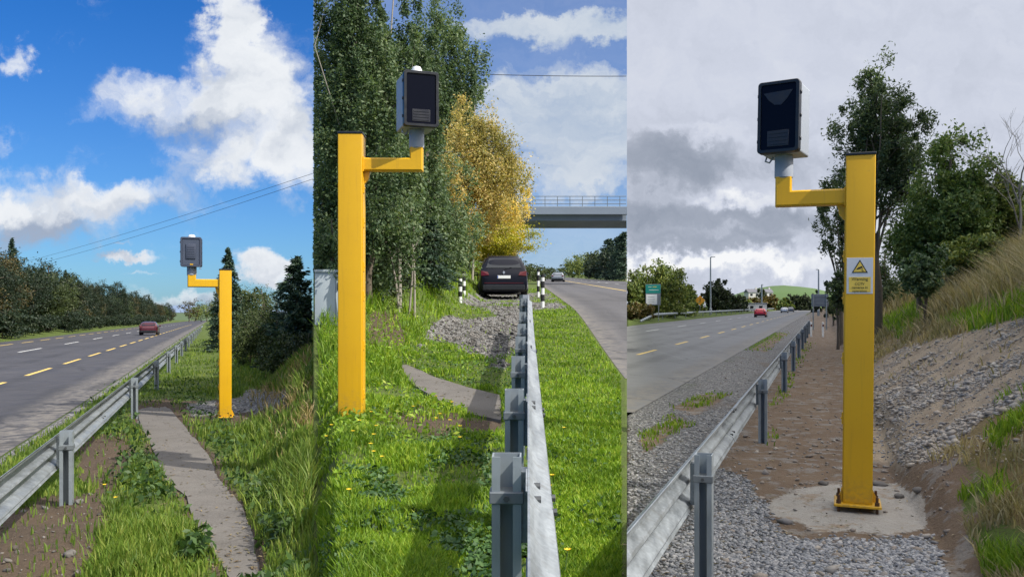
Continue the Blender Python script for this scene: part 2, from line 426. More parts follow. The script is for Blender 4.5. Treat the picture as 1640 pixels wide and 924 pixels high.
def m_path():
    m, t, b = mat('old_concrete_path'); p = pos(t)
    n = t.noise(p, 2.2, 6, .65); f = t.noise(p, 45, 4, .7); s = t.noise(t.vm('MULTIPLY', p, (2.5, 9, 1)), 3, 4, .6, dist=1.5)
    c = t.mix(n, (.058, .050, .043), (.185, .168, .150)); c = t.mix(t.mr(f, .4, .75, 0, .5), c, (.165, .158, .148))
    c = t.mix(t.mr(s, .62, .72, 0, .5), c, (.22, .215, .205))
    c = t.mix(t.mr(t.noise(p, 1.1, 4, .6), .55, .75, 0, .7), c, (.075, .068, .055))
    v = t.new('ShaderNodeTexVoronoi', feature='DISTANCE_TO_EDGE'); v.inputs['Scale'].default_value = .9
    t.set(v.inputs['Vector'], t.vm('ADD', p, t.vm('MULTIPLY', t.noise(p, 3, 4, .6, 'Color'), (.5, .5, 0))))
    c = t.mix(t.mr(v.outputs['Distance'], .002, .008, .4, 0), c, (.045, .04, .034))
    t.set(b.inputs['Base Color'], c); b.inputs['Roughness'].default_value = .9
    bump(t, b, t.math('ADD', f, t.math('MULTIPLY', n, 1.5)), .5, .012)
    return m
PATH = m_path()
def m_terrain():
    """turf, bare soil, grit, cement and straw by the painted layout of the ground"""
    m, t, b = mat('verge_ground'); p = pos(t)
    a = t.new('ShaderNodeVertexColor', layer_name='lay'); sp = t.new('ShaderNodeSeparateColor'); t.l.new(a.outputs[0], sp.inputs[0])
    soil, grit, cem = sp.outputs[0], sp.outputs[1], sp.outputs[2]
    a2 = t.new('ShaderNodeVertexColor', layer_name='lay2'); sp2 = t.new('ShaderNodeSeparateColor'); t.l.new(a2.outputs[0], sp2.inputs[0])
    dry = sp2.outputs[0]; pale = sp2.outputs[1]; sand = sp2.outputs[2]
    n = t.noise(p, 1.7, 5, .6); f = t.noise(p, 24, 5, .7); f2 = t.noise(p, 80, 3, .7)
    turf = t.mix(n, (.045, .075, .015), (.12, .16, .035)); turf = t.mix(t.mr(f, .45, .7, 0, .7), turf, (.045, .04, .02))
    dryc = t.mix(f, (.11, .085, .04), (.27, .20, .09))
    so = t.mix(f, (.045, .032, .022), (.115, .085, .060)); so = t.mix(t.mr(n, .45, .65, 0, .6), so, (.10, .07, .045)); so = t.mix(t.mr(f2, .62, .7, 0, .7), so, (.30, .26, .21))
    so = t.mix(t.math('MULTIPLY', pale, .8), so, t.mix(n, (.105, .070, .046), (.25, .18, .122)))
    so = t.mix(t.math('MULTIPLY', pale, t.mr(t.noise(p, 4.5, 5, .65), .5, .62, 0, .7)), so, (.24, .225, .205))
    so = t.mix(t.math('MULTIPLY', sand, t.mr(t.noise(p, 2.6, 5, .65), .3, .6, .45, 1.0)), so, t.mix(f, (.24, .185, .125), (.44, .355, .255)))
    v = t.new('ShaderNodeTexVoronoi'); v.inputs['Scale'].default_value = 22; t.set(v.inputs['Vector'], p)
    v2 = t.new('ShaderNodeTexVoronoi'); v2.inputs['Scale'].default_value = 9; t.set(v2.inputs['Vector'], p)
    vs = t.new('ShaderNodeSeparateColor'); t.l.new(v.outputs['Color'], vs.inputs[0])
    gr = t.ramp(vs.outputs[0], [(0, (.13, .132, .138)), (.35, (.23, .232, .238)), (.7, (.32, .315, .31)), (1, (.45, .43, .40))])
    gr = t.mix(t.mr(v.outputs['Distance'], .25, .6, 0, .75), gr, (.06, .055, .05))
    ce = t.mix(t.noise(p, 5, 5, .65), (.27, .245, .21), (.44, .415, .375)); ce = t.mix(t.mr(f, .55, .75, 0, .5), ce, (.20, .165, .125)); ce = t.mix(t.mr(t.noise(p, 3.2, 5, .65), .54, .66, 0, .8), ce, (.27, .19, .115))
    def edge(msk, lo=.38, hi=.62, k=.5): return t.mr(t.math('ADD', msk, t.math('MULTIPLY', t.math('SUBTRACT', f, .5), k)), lo, hi)
    c = t.mix(edge(dry), turf, dryc); c = t.mix(edge(soil, k=1.1), c, so); c = t.mix(edge(grit, k=1.0), c, gr); c = t.mix(edge(cem, k=1.6), c, ce)
    t.set(b.inputs['Base Color'], c); b.inputs['Roughness'].default_value = .95; b.inputs['Specular IOR Level'].default_value = .2
    hh = t.math('ADD', f, t.math('MULTIPLY', t.math('MULTIPLY', t.math('SUBTRACT', 1.0, v.outputs['Distance']), edge(grit)), .8))
    bump(t, b, hh, .8, .03)
    return m
GROUND = m_terrain()
FARG = plain('far_grass', (.06, .095, .03), .95, var=.35, scale=.05)

# ------------------------------------------------------------------ layout of the ground cover, in the photograph's columns and rows (rays onto the ground)
PATH1 = [(372, 935), (345, 890), (315, 845), (298, 796), (266, 772), (245, 719), (224, 681), (221, 657), (243, 649), (266, 647), (291, 677), (329, 723), (354, 768), (386, 810), (414, 878), (420, 935)]
SOIL1 = [[(-60, 850), (0, 812), (50, 800), (105, 782), (160, 800), (178, 850), (150, 900), (125, 960), (-60, 960)], [(118, 720), (150, 700), (205, 690), (215, 720), (200, 770), (160, 790), (125, 775)],
         [(290, 640), (350, 640), (460, 625), (470, 660), (380, 690), (300, 680)]]
GRIT1 = [[(300, 648), (345, 640), (350, 668), (310, 668)], [(372, 640), (400, 622), (460, 628), (452, 652), (395, 662), (372, 664)], [(218, 662), (246, 660), (244, 678), (222, 678)]]
PATH2 = [(640, 580), (668, 592), (700, 606), (760, 624), (802, 634), (802, 674), (752, 664), (704, 643), (664, 618), (648, 600)]
GRIT2 = [[(668, 560), (690, 518), (735, 497), (745, 470), (830, 468), (878, 470), (906, 492), (880, 499), (842, 500), (832, 560), (806, 586), (730, 562), (700, 548)]]
SOIL2 = [[(590, 500), (630, 500), (655, 540), (640, 566), (592, 560)], [(610, 650), (700, 645), (745, 668), (800, 672), (800, 690), (740, 700), (640, 690)]]
GRIT3 = [[(980, 745), (1060, 730), (1120, 735), (1200, 770), (1240, 830), (1260, 854), (1340, 862), (1485, 866), (1520, 960), (980, 960)],
         [(1000, 640), (1290, 500), (1300, 520), (1190, 640), (1110, 735), (1000, 760)]]
SOIL3 = [[(1150, 770), (1210, 660), (1300, 520), (1350, 500), (1352, 780), (1420, 770), (1500, 800), (1500, 870), (1400, 800), (1240, 830)], [(1000, 690), (1200, 590), (1180, 650), (1100, 730), (1000, 745)]]
STON3 = [[(1392, 735), (1396, 585), (1440, 560), (1660, 500), (1660, 640), (1575, 670), (1510, 730), (1440, 748)]]
CEM3 = [(1236, 800), (1262, 786), (1340, 772), (1440, 778), (1480, 798), (1488, 842), (1420, 856), (1310, 852), (1262, 838), (1232, 824)]
GREEN3 = [[(1500, 524), (1560, 500), (1660, 462), (1660, 504), (1560, 530)], [(1400, 520), (1470, 480), (1500, 500), (1440, 540)], [(1560, 690), (1600, 640), (1660, 610), (1660, 700), (1600, 740)], [(1530, 780), (1610, 760), (1620, 800), (1545, 820)], [(1560, 850), (1660, 840), (1660, 930), (1580, 930)],
          [(1180, 560), (1240, 532), (1262, 534), (1230, 560)], [(1075, 655), (1140, 628), (1168, 632), (1110, 660)], [(1236, 650), (1262, 600), (1275, 590), (1262, 640)], [(1210, 712), (1240, 690), (1250, 706), (1222, 724)], [(1268, 580), (1290, 548), (1300, 552), (1284, 585)], [(1025, 695), (1075, 668), (1110, 680), (1060, 708), (1030, 725)]]
def soft(polys, px, py, w, n):
    r = np.zeros(np.shape(px))
    for p in polys: r = np.maximum(r, sstep(-w, w, poly_sd(p, px, py) + n * w * 1.6))
    return r
def layout(sec, X, Y, Z):
    px, py = w2p(X, Y, Z); n = (fbm(X * 2.3 + 3, Y * 2.3, 4) - .5) * 2
    soil = np.zeros_like(px); grit = soil.copy(); cem = soil.copy(); dry = soil.copy()
    w = 2 + np.clip((py - HY), 0, 400) * .03
    if sec == 1:
        c = X - D1 * Y
        pd = on_path(1, px, py); soil = np.maximum(soft(SOIL1, px, py, w, n), .8 * sstep(-26, -2, pd + n * 14) * (pd < 8)); grit = soft(GRIT1, px, py, w * .7, n)
        grit = np.maximum(grit, .0 + .8 * (sstep(-2.65, -2.5, c) - sstep(-2.5, -2.25, c)))
        dry = .45 * sstep(.5, 2.5, c) * sstep(.45, .6, fbm(X * .7, Y * .4))
    elif sec == 2:
        soil = soft(SOIL2, px, py, w, n); grit = soft(GRIT2, px, py, w * 1.2, n * 1.6) * (1 - .75 * sstep(.56, .68, fbm(X * .8 + 3, Y * .5, 3)))
    else:
        c = X - D3 * Y
        soil = soft(SOIL3, px, py, w, n); grit = soft(GRIT3, px, py, w, n); cem = soft([CEM3], px, py, w * .6, n)
        st = soft(STON3, px, py, w, n); gn = soft(GREEN3, px, py, w, n)
        grit = np.maximum(grit, st * .30); soil = np.maximum(soil, st)
        grit = np.maximum(grit, sstep(-3.1, -2.6, c) * sstep(-.8, -1.4, c) * sstep(5, 8, Y) * .7)
        dry = sstep(.9, 1.6, c) * (1 - gn * np.where(py > 560, .35, .9)); soil = soil * (1 - gn * np.where(py > 560, .5, .9)); grit = grit * (1 - gn * .8)
        grit = grit * np.where((c < -.9) & (Y > 6.5), .35 + .8 * fbm(X * 1.5 + 8, Y * .6, 3), 1.0)
        soil = np.maximum(soil, sstep(-2.9, -2.5, c) * sstep(.95, .7, c))
        soil = np.maximum(soil, .9 * sstep(.55, .8, c) * sstep(1.5, 1.0, c) * (1 - gn))
    return soil, grit, cem, dry
def on_path(sec, px, py):
    return poly_sd(PATH1 if sec == 1 else PATH2, px, py) if sec < 3 else np.full(np.shape(px), -99.)

# ------------------------------------------------------------------ the setting
def make_terrain(sec, p0, p1, step, g, d0, d1, ratio, name):
    n = int(math.log(d1 / d0) / math.log(ratio)) + 1
    D = d0 * ratio ** np.arange(n); PX = np.linspace(p0, p1, int((p1 - p0) / step) + 1)
    P, Y = np.meshgrid(PX, D); X = (P - CX) / F * Y; Z = g(X, Y)
    if sec < 3:
        px, py = w2p(X, Y, Z); Z = Z - .05 * sstep(-3, 4, on_path(sec, px, py))
    c = X - (D1, D2, D3)[sec - 1] * Y
    lo, hi = ((-15.1, -2.6), (1.33, 14.0), (-16.4, -3.0))[sec - 1]
    Z = Z - .06 * sstep(lo - .02, lo + .12, c) * (1 - sstep(hi - .12, hi + .02, c))
    soil, grit, cem, dry = layout(sec, X, Y, Z); px, py = w2p(X, Y, Z)
    sand = soft(STON3, px, py, 5, (fbm(X * 2, Y * 2, 3) - .5) * 2) if sec == 3 else dry * 0
    # edge skirts going down to the base sheet
    Vt = np.stack([X, Y, Z], -1); nr, nc = P.shape
    V = Vt.reshape(-1, 3); idx = np.arange(nr * nc).reshape(nr, nc)
    q = np.stack([idx[:-1, :-1], idx[:-1, 1:], idx[1:, 1:], idx[1:, :-1]], -1).reshape(-1, 4)
    ex, eq = [V], [q]; off = len(V)
    for cidx, flip in ((0, True), (nc - 1, False)):
        lowv = Vt[:, cidx].copy(); lowv[:, 2] = -8.0; ex.append(lowv)
        a = idx[:, cidx]; b = off + np.arange(nr); off += nr
        s = np.stack([a[:-1], a[1:], b[1:], b[:-1]], -1); eq.append(s if flip else s[:, ::-1])
    V = np.concatenate(ex); q = np.concatenate(eq)
    me = np_mesh(name, V, q); o = link(name, me, GROUND, None, True)
    for nm, arr in (('lay', (soil, grit, cem)), ('lay2', (dry, dry * 0 + (sec == 3), sand))):
        at = me.color_attributes.new(nm, 'FLOAT_COLOR', 'POINT')
        A = np.zeros((len(V), 4), np.float32); A[:, 3] = 1
        for k in range(3): A[:nr * nc, k] = arr[k].ravel()
        at.data.foreach_set('color', A.ravel())
    return tag(o, kind='structure')
make_terrain(1, -420, B1, 4, g1, 2.2, 700, 1.022, 'verge_ground')
make_terrain(2, B1, B2, 3, g2, 1.7, 700, 1.022, 'verge_ground')
make_terrain(3, B2, 2050, 4, g3, 2.2, 700, 1.02, 'verge_ground')
gp = MB(); gp.face([(-6000, -3000, -9), (6000, -3000, -9), (6000, 9000, -9), (-6000, 9000, -9)]); tag(gp.build('ground', FARG), kind='structure')
# ground under and behind the viewer
gb = MB(); gb.face([(-14, -30, -.16), (30, -30, -.16), (30, 2.1, -.16), (-14, 2.1, -.16)]); tag(gb.build('verge_ground', FARG), kind='structure')

def strip(sec, ca, cb, da, db, plane, dx, lift, n=None, ratio=1.06):
    """sheet following a road between two lateral offsets, cut where the next stretch begins"""
    ds = [da]
    while ds[-1] < db: ds.append(min(db, ds[-1] * ratio + .01))
    Ya = np.array(ds); L = dx * Ya + ca; Rr = dx * Ya + cb
    if sec == 2: Rr = np.minimum(Rr, (B2 - CX) / F * Ya)
    if sec == 3: L = np.maximum(L, (B2 - CX) / F * Ya)
    if sec == 1: L = np.maximum(L, (-700 - CX) / F * Ya)
    ok = Rr - L > .002
    if ok.sum() < 2: return None
    Ya, L, Rr = Ya[ok], L[ok], Rr[ok]; z = plane(Ya) + lift
    k = len(Ya); V = np.concatenate([np.stack([L, Ya, z], -1), np.stack([Rr, Ya, z], -1)])
    i = np.arange(k - 1); return V, np.stack([i, i + k, i + k + 1, i + 1], -1)
def sheet(name, parts, m):
    Vs, Q, off = [], [], 0
    for p in parts:
        if p is None: continue
        Vs.append(p[0]); Q.append(p[1] + off); off += len(p[0])
    o = link(name, np_mesh(name, np.concatenate(Vs), np.concatenate(Q)), m); return tag(o, kind='structure')
sheet('road', [strip(1, -15.1, -2.6, 3, 700, plane1, D1, 0)], ROAD1)
sheet('road', [strip(2, 1.33, 14.0, 3, 700, plane2, D2, 0)], ROAD2)
sheet('road', [strip(3, -16.4, -3.0, 4, 700, plane3, D3, 0)], ROAD3)
def dashes(sec, c, w, starts, plane, dx): return [strip(sec, c - w / 2, c + w / 2, a, b, plane, dx, .004, ratio=1.3) for a, b in starts]
def every(a, b, per, ln): return [(a + per * k, a + per * k + ln) for k in range(int((b - a) / per))]
sheet('road_marking', dashes(1, -5.5, .15, every(12.6, 260, 6.7, 4.0), plane1, D1) + dashes(1, -13.2, .15, every(14, 260, 6.7, 4.0), plane1, D1), P_YEL)
sheet('road_marking', dashes(1, -9.7, .14, every(16, 300, 14, 6.0), plane1, D1), P_WHITE)
sheet('road_marking', [strip(2, 5.82, 5.98, 22, 300, plane2, D2, .004, ratio=1.03)] , P_YEL)
sheet('road_marking', dashes(2, 9.4, .14, every(30, 200, 12, 4), plane2, D2), P_WHITE)
sheet('road_marking', dashes(3, -6.4, .15, every(14.5, 300, 8.0, 3.4), plane3, D3), P_YEL)
sheet('road_marking', dashes(3, -11.8, .14, every(20, 300, 13, 4.5), plane3, D3), P_WHITE)
def footpath(poly, plane, name):
    mb = MB(); vs = []
    for i, (a, b) in enumerate(zip(poly, poly[1:] + poly[:1])):
        for k in range(6):
            t = k / 6; px = a[0] + (b[0] - a[0]) * t; py = a[1] + (b[1] - a[1]) * t
            lo, hi = 1.5, 200
            for _ in range(50):
                mid = (lo + hi) / 2
                if HY - F * (float(plane(mid)) - H) / mid > py: lo = mid
                else: hi = mid
            px += 3.5 * (float(fbm(np.array([px * .13]), np.array([py * .13]), 3)[0]) - .5) * 2
            vs.append(Vector(((px - CX) / F * lo, lo, float(plane(lo)) + .012)))
    mb.prism(vs, (0, 0, -.07)); bmesh.ops.triangulate(mb.bm, faces=mb.bm.faces[:])
    return tag(mb.build(name, PATH), kind='structure')
footpath(PATH1, plane1, 'footpath'); footpath(PATH2, plane2, 'footpath')

# far hills
def hill(name, pxs, pys, d, m, depth):
    mb = MB(); 
    ridge = [pt(a, b, d) for a, b in zip(pxs, pys)]
    front = [Vector((p.x * (d - depth) / d, d - depth, -8)) for p in ridge]; back = [Vector((p.x * (d + depth) / d, d + depth, -8)) for p in ridge]
    mid = [(a + b) / 2 + Vector((0, 0, (a.z - b.z) * .22)) for a, b in zip(ridge, front)]
    mb.loft([front, mid, ridge, back], closed=False, caps=False)
    return tag(mb.build(name, m, None, 60), kind='structure')
HILLB = plain('haze_blue_hill', (.16, .22, .33), .95, var=.1, scale=.002)  # blue of distance haze put into the hill's own colour
HILLG = plain('hill_pasture', (.062, .115, .028), .95, var=.3, scale=.012)
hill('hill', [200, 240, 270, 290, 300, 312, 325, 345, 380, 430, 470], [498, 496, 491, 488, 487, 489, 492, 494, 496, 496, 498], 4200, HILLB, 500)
hill('hill', [1130, 1170, 1200, 1235, 1255, 1280, 1305, 1330, 1360, 1400], [486, 474, 464, 458, 457, 459, 462, 468, 478, 490], 900, HILLG, 160)

# ------------------------------------------------------------------ vegetation
G_DARK = [(.018, .034, .012), (.035, .060, .018), (.055, .085, .026), (.085, .115, .04)]
L_WOOD1 = leafmat('dark_wood_leaves', [(0.015, 0.032, 0.022), (0.027, 0.049, 0.029), (0.042, 0.064, 0.035), (0.068, 0.081, 0.042)], clump=.35)  # leaf colour holds the wood's shade, lifted a little for distance haze
L_BROWN = leafmat('turning_wood_leaves', [(0.049, 0.043, 0.020), (0.091, 0.074, 0.028), (0.133, 0.095, 0.036), (0.084, 0.095, 0.034)], clump=.35)
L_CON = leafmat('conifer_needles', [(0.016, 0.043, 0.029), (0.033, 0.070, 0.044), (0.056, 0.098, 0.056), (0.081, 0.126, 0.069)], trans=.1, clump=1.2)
L_BUSH = leafmat('scrub_leaves', [(0.035, 0.056, 0.020), (0.065, 0.095, 0.028), (0.102, 0.129, 0.039), (0.072, 0.084, 0.042)], clump=.9)
L_GREEN2 = leafmat('ash_green_leaves', [(.060, .102, .054), (.108, .168, .080), (.16, .225, .105), (.24, .29, .15)], clump=.6, trans=.33)
L_TURN2 = leafmat('olive_autumn_leaves', [(0.286, 0.269, 0.092), (0.546, 0.422, 0.149), (0.728, 0.538, 0.207), (0.338, 0.346, 0.115)], clump=.35, trans=.35)
L_YELL2 = leafmat('golden_autumn_leaves', [(0.572, 0.414, 0.078), (0.814, 0.598, 0.143), (0.900, 0.690, 0.234), (0.572, 0.529, 0.130)], clump=.4, trans=.4)
L_YG2 = leafmat('yellow_green_leaves', [(.28, .28, .02), (.46, .42, .03), (.60, .50, .05), (.30, .36, .03)], clump=.8, trans=.35)
L_ASH3 = leafmat('ash_leaves', [(0.050, 0.083, 0.043), (0.085, 0.125, 0.057), (0.125, 0.169, 0.075), (0.188, 0.225, 0.106)], clump=1.4, trans=.3)
L_MAPLE3 = leafmat('maple_leaves', [(0.065, 0.117, 0.033), (0.124, 0.189, 0.052), (0.182, 0.247, 0.065), (0.247, 0.286, 0.091)], clump=.6, trans=.3)
L_OLIVE3 = leafmat('olive_hedge_leaves', [(0.068, 0.115, 0.032), (0.147, 0.193, 0.046), (0.228, 0.274, 0.060), (0.319, 0.319, 0.074)], clump=.45, trans=.2)
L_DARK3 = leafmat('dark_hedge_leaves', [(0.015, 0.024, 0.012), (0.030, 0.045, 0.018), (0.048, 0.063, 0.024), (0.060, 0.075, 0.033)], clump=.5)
L_ORANGE3 = leafmat('rusty_hedge_leaves', [(0.105, 0.075, 0.030), (0.210, 0.120, 0.033), (0.150, 0.135, 0.038), (0.090, 0.098, 0.030)], clump=.4)

def unit(n, r): v = r.normal(size=(n, 3)); return v / np.linalg.norm(v, axis=1, keepdims=True)
def leaf_mesh(name, C, size, r, aspect=.5, upb=.35, tang=None):
    n = len(C); N = unit(n, r); N[:, 2] += upb; N /= np.linalg.norm(N, axis=1, keepdims=True)
    T = unit(n, r) if tang is None else tang + .35 * unit(n, r)
    T -= N * (T * N).sum(1, keepdims=True); T /= np.linalg.norm(T, axis=1, keepdims=True) + 1e-9
    B = np.cross(N, T); s = (size * (.65 + .7 * r.rand(n)))[:, None]
    V = np.stack([C - T * s * .5, C + B * s * aspect * .5 + N * s * .08 - T * s * .05, C + T * s * .5, C - B * s * aspect * .5 + N * s * .08 - T * s * .05], 1).reshape(-1, 3)
    q = np.arange(n * 4).reshape(-1, 4)
    return np_mesh(name, V, q)
def crown_points(r, cen, rad, nclu, nleaf, spread=.17, lobes=6, hollow=.55, gap=.25):
    """leaf positions gathered in clumps on an uneven, lobed crown"""
    cen = np.array(cen); rad = np.array(rad)
    LC = unit(lobes, r) * (r.rand(lobes, 1) * .45 + .15); LR = .45 + .3 * r.rand(lobes)
    out = []
    while len(out) < nclu:
        k = r.randint(lobes); v = unit(1, r)[0] * (hollow + (1 - hollow) * r.rand() ** .7) * LR[k] + LC[k]
        if np.linalg.norm(v) > 1.08 or r.rand() < gap * .5: continue
        out.append(v)
    cl = np.array(out); ci = r.randint(nclu, size=nleaf)
    sc = (spread * (.5 + r.rand(nclu)))[ci][:, None]
    p = cl[ci] + r.normal(size=(nleaf, 3)) * sc * np.array([1, 1, .8]) * .6
    return cen + p * rad, cen + cl * rad
def limbs(mb, base, cl, r, rad0, nl, top):
    base = Vector(base); top = Vector(top); pts = [base]
    for k in range(1, 6):
        q = base.lerp(top, k / 5); q += Vector((r.normal(), r.normal(), 0)) * (top - base).length * .012; pts.append(q)
    rr = [rad0 * (1 - .14 * k) for k in range(6)]; rr[0] *= 1.25; mb.tube(pts, rr, 8)
    for k in range(nl):
        e = Vector(cl[r.randint(len(cl))]); f = .25 + .6 * r.rand(); i = min(4, int(f * 5)); s = pts[i].lerp(pts[i + 1], f * 5 - i)
        if e.z < s.z - .3: e.z = s.z + .1
        m1 = s.lerp(e, .5) + Vector((r.normal(), r.normal(), abs(r.normal()))) * (e - s).length * .08
        a = rad0 * (.42 - .2 * f); mb.tube([s, m1, e], [a, a * .6, a * .22], 5)
def keep_px(P, lo, hi):
    px = CX + F * P[:, 0] / np.maximum(P[:, 1], .1); return P[(px > lo) & (px < hi)]
def broadleaf(name, label, cat, loc, height, radius, lm, bark, seed, nleaf=6000, leaf=.1, base=.2, group=None, nclu=120, trunk=.03, clip=None, nl=14, aspect=.5, spread=.17, ry=1.0, hollow=.55, gap=.25):
    r = np.random.RandomState(seed); t = thing(name, label, cat, loc, 0, group)
    zb = height * base; cz = (height + zb) / 2
    P, cl = crown_points(r, (0, 0, cz), (radius, radius * ry, (height - zb) / 2), nclu, nleaf, spread, 7, hollow, gap)
    P = P[P[:, 2] > .05]
    if clip: P = keep_px(P + np.array(loc), *clip) - np.array(loc); cl = keep_px(cl + np.array(loc), clip[0] + 6, clip[1] - 6) - np.array(loc)
    mb = MB(); limbs(mb, (0, 0, -.3), cl, r, max(.03, height * trunk * .7), nl, (radius * .1 * r.normal(), radius * .1 * r.normal(), height * .88))
    if clip:
        bmesh.ops.recalc_face_normals(mb.bm, faces=mb.bm.faces[:])
        bad = [v for v in mb.bm.verts if not (clip[0] < CX + F * (v.co.x + loc[0]) / (v.co.y + loc[1]) < clip[1])]
        bmesh.ops.delete(mb.bm, geom=bad, context='VERTS')
    mb.build('trunk', bark, t, 50)
    link('crown', leaf_mesh('crown', P, leaf, r, aspect), lm, t)
    return t
def conifer(name, label, cat, loc, height, radius, lm, seed, group=None, nb=260, per=34, leaf=.14, base=.06, clip=None, power=.85, droop=.25):
    r = np.random.RandomState(seed); t = thing(name, label, cat, loc, 0, group)
    P, T = [], []
    mb = MB(); mb.tube([(0, 0, -.3), (0, 0, height * .5), (0, 0, height)], [height * .022, height * .014, .008], 7)
    for k in range(nb):
        f = base + (1 - base) * (k + r.rand()) / nb; f = min(f, .985); z = height * f; a = r.rand() * 6.283
        Ln = radius * ((1 - f) ** power * (.7 + .45 * r.rand()) + .03); d = np.array([math.cos(a), math.sin(a), 0])
        n = int(per * (.35 + Ln / radius)); u = r.rand(n) ** .75
        up = .28 * (f - .35)
        p = np.outer(u * Ln, d) + np.array([0, 0, z]); p[:, 2] += -droop * Ln * (u ** 2) + up * Ln * u
        side = np.array([-d[1], d[0], 0]); p += np.outer(r.normal(size=n) * .16 * Ln * (1 - u * .55), side); p[:, 2] += r.normal(size=n) * .035 * height * .3
        P.append(p); T.append(np.tile(d + np.array([0, 0, .1]), (n, 1)))
        if k % 5 == 0: mb.tube([(0, 0, z), tuple(np.array([0, 0, z + (up - droop) * Ln * .8]) + d * Ln * .8)], [.012 * height * .15 + .004, .003], 4)
    P = np.concatenate(P); T = np.concatenate(T); ok = P[:, 2] > .03
    if clip:
        px = CX + F * (P[:, 0] + loc[0]) / (P[:, 1] + loc[1]); ok &= (px > clip[0]) & (px < clip[1])
    mb.build('trunk', BARK, t); link('crown', leaf_mesh('crown', P[ok], leaf, r, .32, .5, T[ok]), lm, t)
    return t

# --- first stretch: wood along the far side of the road
C1 = (-400, 499)
W1 = 'dark tree in the long wood beyond the far edge of the road'
protos = []
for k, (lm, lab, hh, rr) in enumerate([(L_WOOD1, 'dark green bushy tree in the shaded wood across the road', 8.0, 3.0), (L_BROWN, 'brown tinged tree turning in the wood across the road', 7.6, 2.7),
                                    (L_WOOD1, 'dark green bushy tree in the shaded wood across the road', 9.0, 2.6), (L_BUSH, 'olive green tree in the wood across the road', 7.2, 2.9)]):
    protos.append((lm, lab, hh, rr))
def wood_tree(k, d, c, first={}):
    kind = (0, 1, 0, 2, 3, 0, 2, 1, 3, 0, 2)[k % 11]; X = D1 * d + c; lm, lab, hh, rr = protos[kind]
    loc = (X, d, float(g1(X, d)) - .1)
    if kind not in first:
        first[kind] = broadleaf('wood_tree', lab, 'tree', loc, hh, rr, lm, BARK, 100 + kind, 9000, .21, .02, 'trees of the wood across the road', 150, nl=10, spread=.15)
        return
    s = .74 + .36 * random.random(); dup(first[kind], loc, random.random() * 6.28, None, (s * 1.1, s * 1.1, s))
d = 52.0; k = 0
while d < 420:
    wood_tree(k, d, -19.0 - 1.2 * random.random()); k += 1
    if d < 260: wood_tree(k + 3, d + 2, -22.6 - 2 * random.random()); k += 1
    d *= 1.052
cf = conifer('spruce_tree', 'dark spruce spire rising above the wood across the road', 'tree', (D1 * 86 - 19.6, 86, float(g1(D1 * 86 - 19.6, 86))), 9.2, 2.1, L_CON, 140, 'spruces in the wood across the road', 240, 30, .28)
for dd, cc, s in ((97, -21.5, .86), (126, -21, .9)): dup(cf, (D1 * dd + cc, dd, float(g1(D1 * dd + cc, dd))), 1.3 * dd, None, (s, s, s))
# shrubs at the foot of that wood
fb = None
for k in range(26):
    dd = 50 * 1.075 ** k; X = D1 * dd - 17.2 - random.random(); loc = (X, dd, float(g1(X, dd)) - .05)
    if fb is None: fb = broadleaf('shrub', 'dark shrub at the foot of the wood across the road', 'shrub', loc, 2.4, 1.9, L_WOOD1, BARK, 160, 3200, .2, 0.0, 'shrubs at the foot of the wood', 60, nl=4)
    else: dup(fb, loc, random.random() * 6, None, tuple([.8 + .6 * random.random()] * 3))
# far end of the road
for k, (px, d, hh, lm) in enumerate([(303, 420, 11, L_BROWN), (312, 460, 9, L_OLIVE3), (322, 470, 10, L_BUSH), (331, 500, 13, L_BROWN), (341, 380, 10, L_OLIVE3), (350, 300, 9, L_BUSH), (362, 240, 8, L_BUSH), (378, 190, 8, L_BROWN), (398, 150, 7, L_BUSH)]):
    p = on1(px, d); broadleaf('roadside_tree', 'small distant tree where the road runs out of sight', 'tree', p, hh, hh * .55, lm, BARK, 170 + k, 900, .7, 0.0, 'distant trees at the end of the road', 60, nl=4)
# right-hand side of the first stretch
conifer('spruce_tree', 'tall dark pointed spruce directly behind the yellow camera post, beside the long barrier', 'tree', on1(365, 44), 5.15, 1.3, L_CON, 201, None, 330, 40, .17, power=.8)
conifer('pine_tree', 'shaggy dark pine at the right, taller than the scrub around it', 'tree', on1(476, 25), 3.4, 1.3, L_CON, 202, None, 200, 44, .15, clip=C1, power=.75, droop=-.1)
for k, (px, d, hh, rr, lm, lab) in enumerate([(412, 34, 2.6, 1.0, L_BUSH, 'grey green bush between the spruce and the pine'), (436, 30, 2.5, 1.0, L_BUSH, 'taller olive bush left of the shaggy pine'),
        (400, 30, 1.5, .8, L_BUSH, 'low bush just right of the yellow camera post'), (454, 23, 1.35, .8, L_BUSH, 'low leafy bush in front of the pine'), (492, 22, 1.25, .75, L_DARK3, 'dark low bush at the foot of the pine'),
        (385, 52, 3.1, 1.4, L_BUSH, 'olive bush behind the spruce'), (430, 44, 3.4, 1.6, L_BUSH, 'tall loose bush at the back between spruce and pine'), (496, 34, 3.2, 1.2, L_WOOD1, 'dark bush behind the pine at the right')]):
    broadleaf('bush', lab, 'bush', on1(px, d), hh, rr, lm, BARK, 210 + k, 5200, .075, 0.0, None, 110, nl=8, clip=C1)

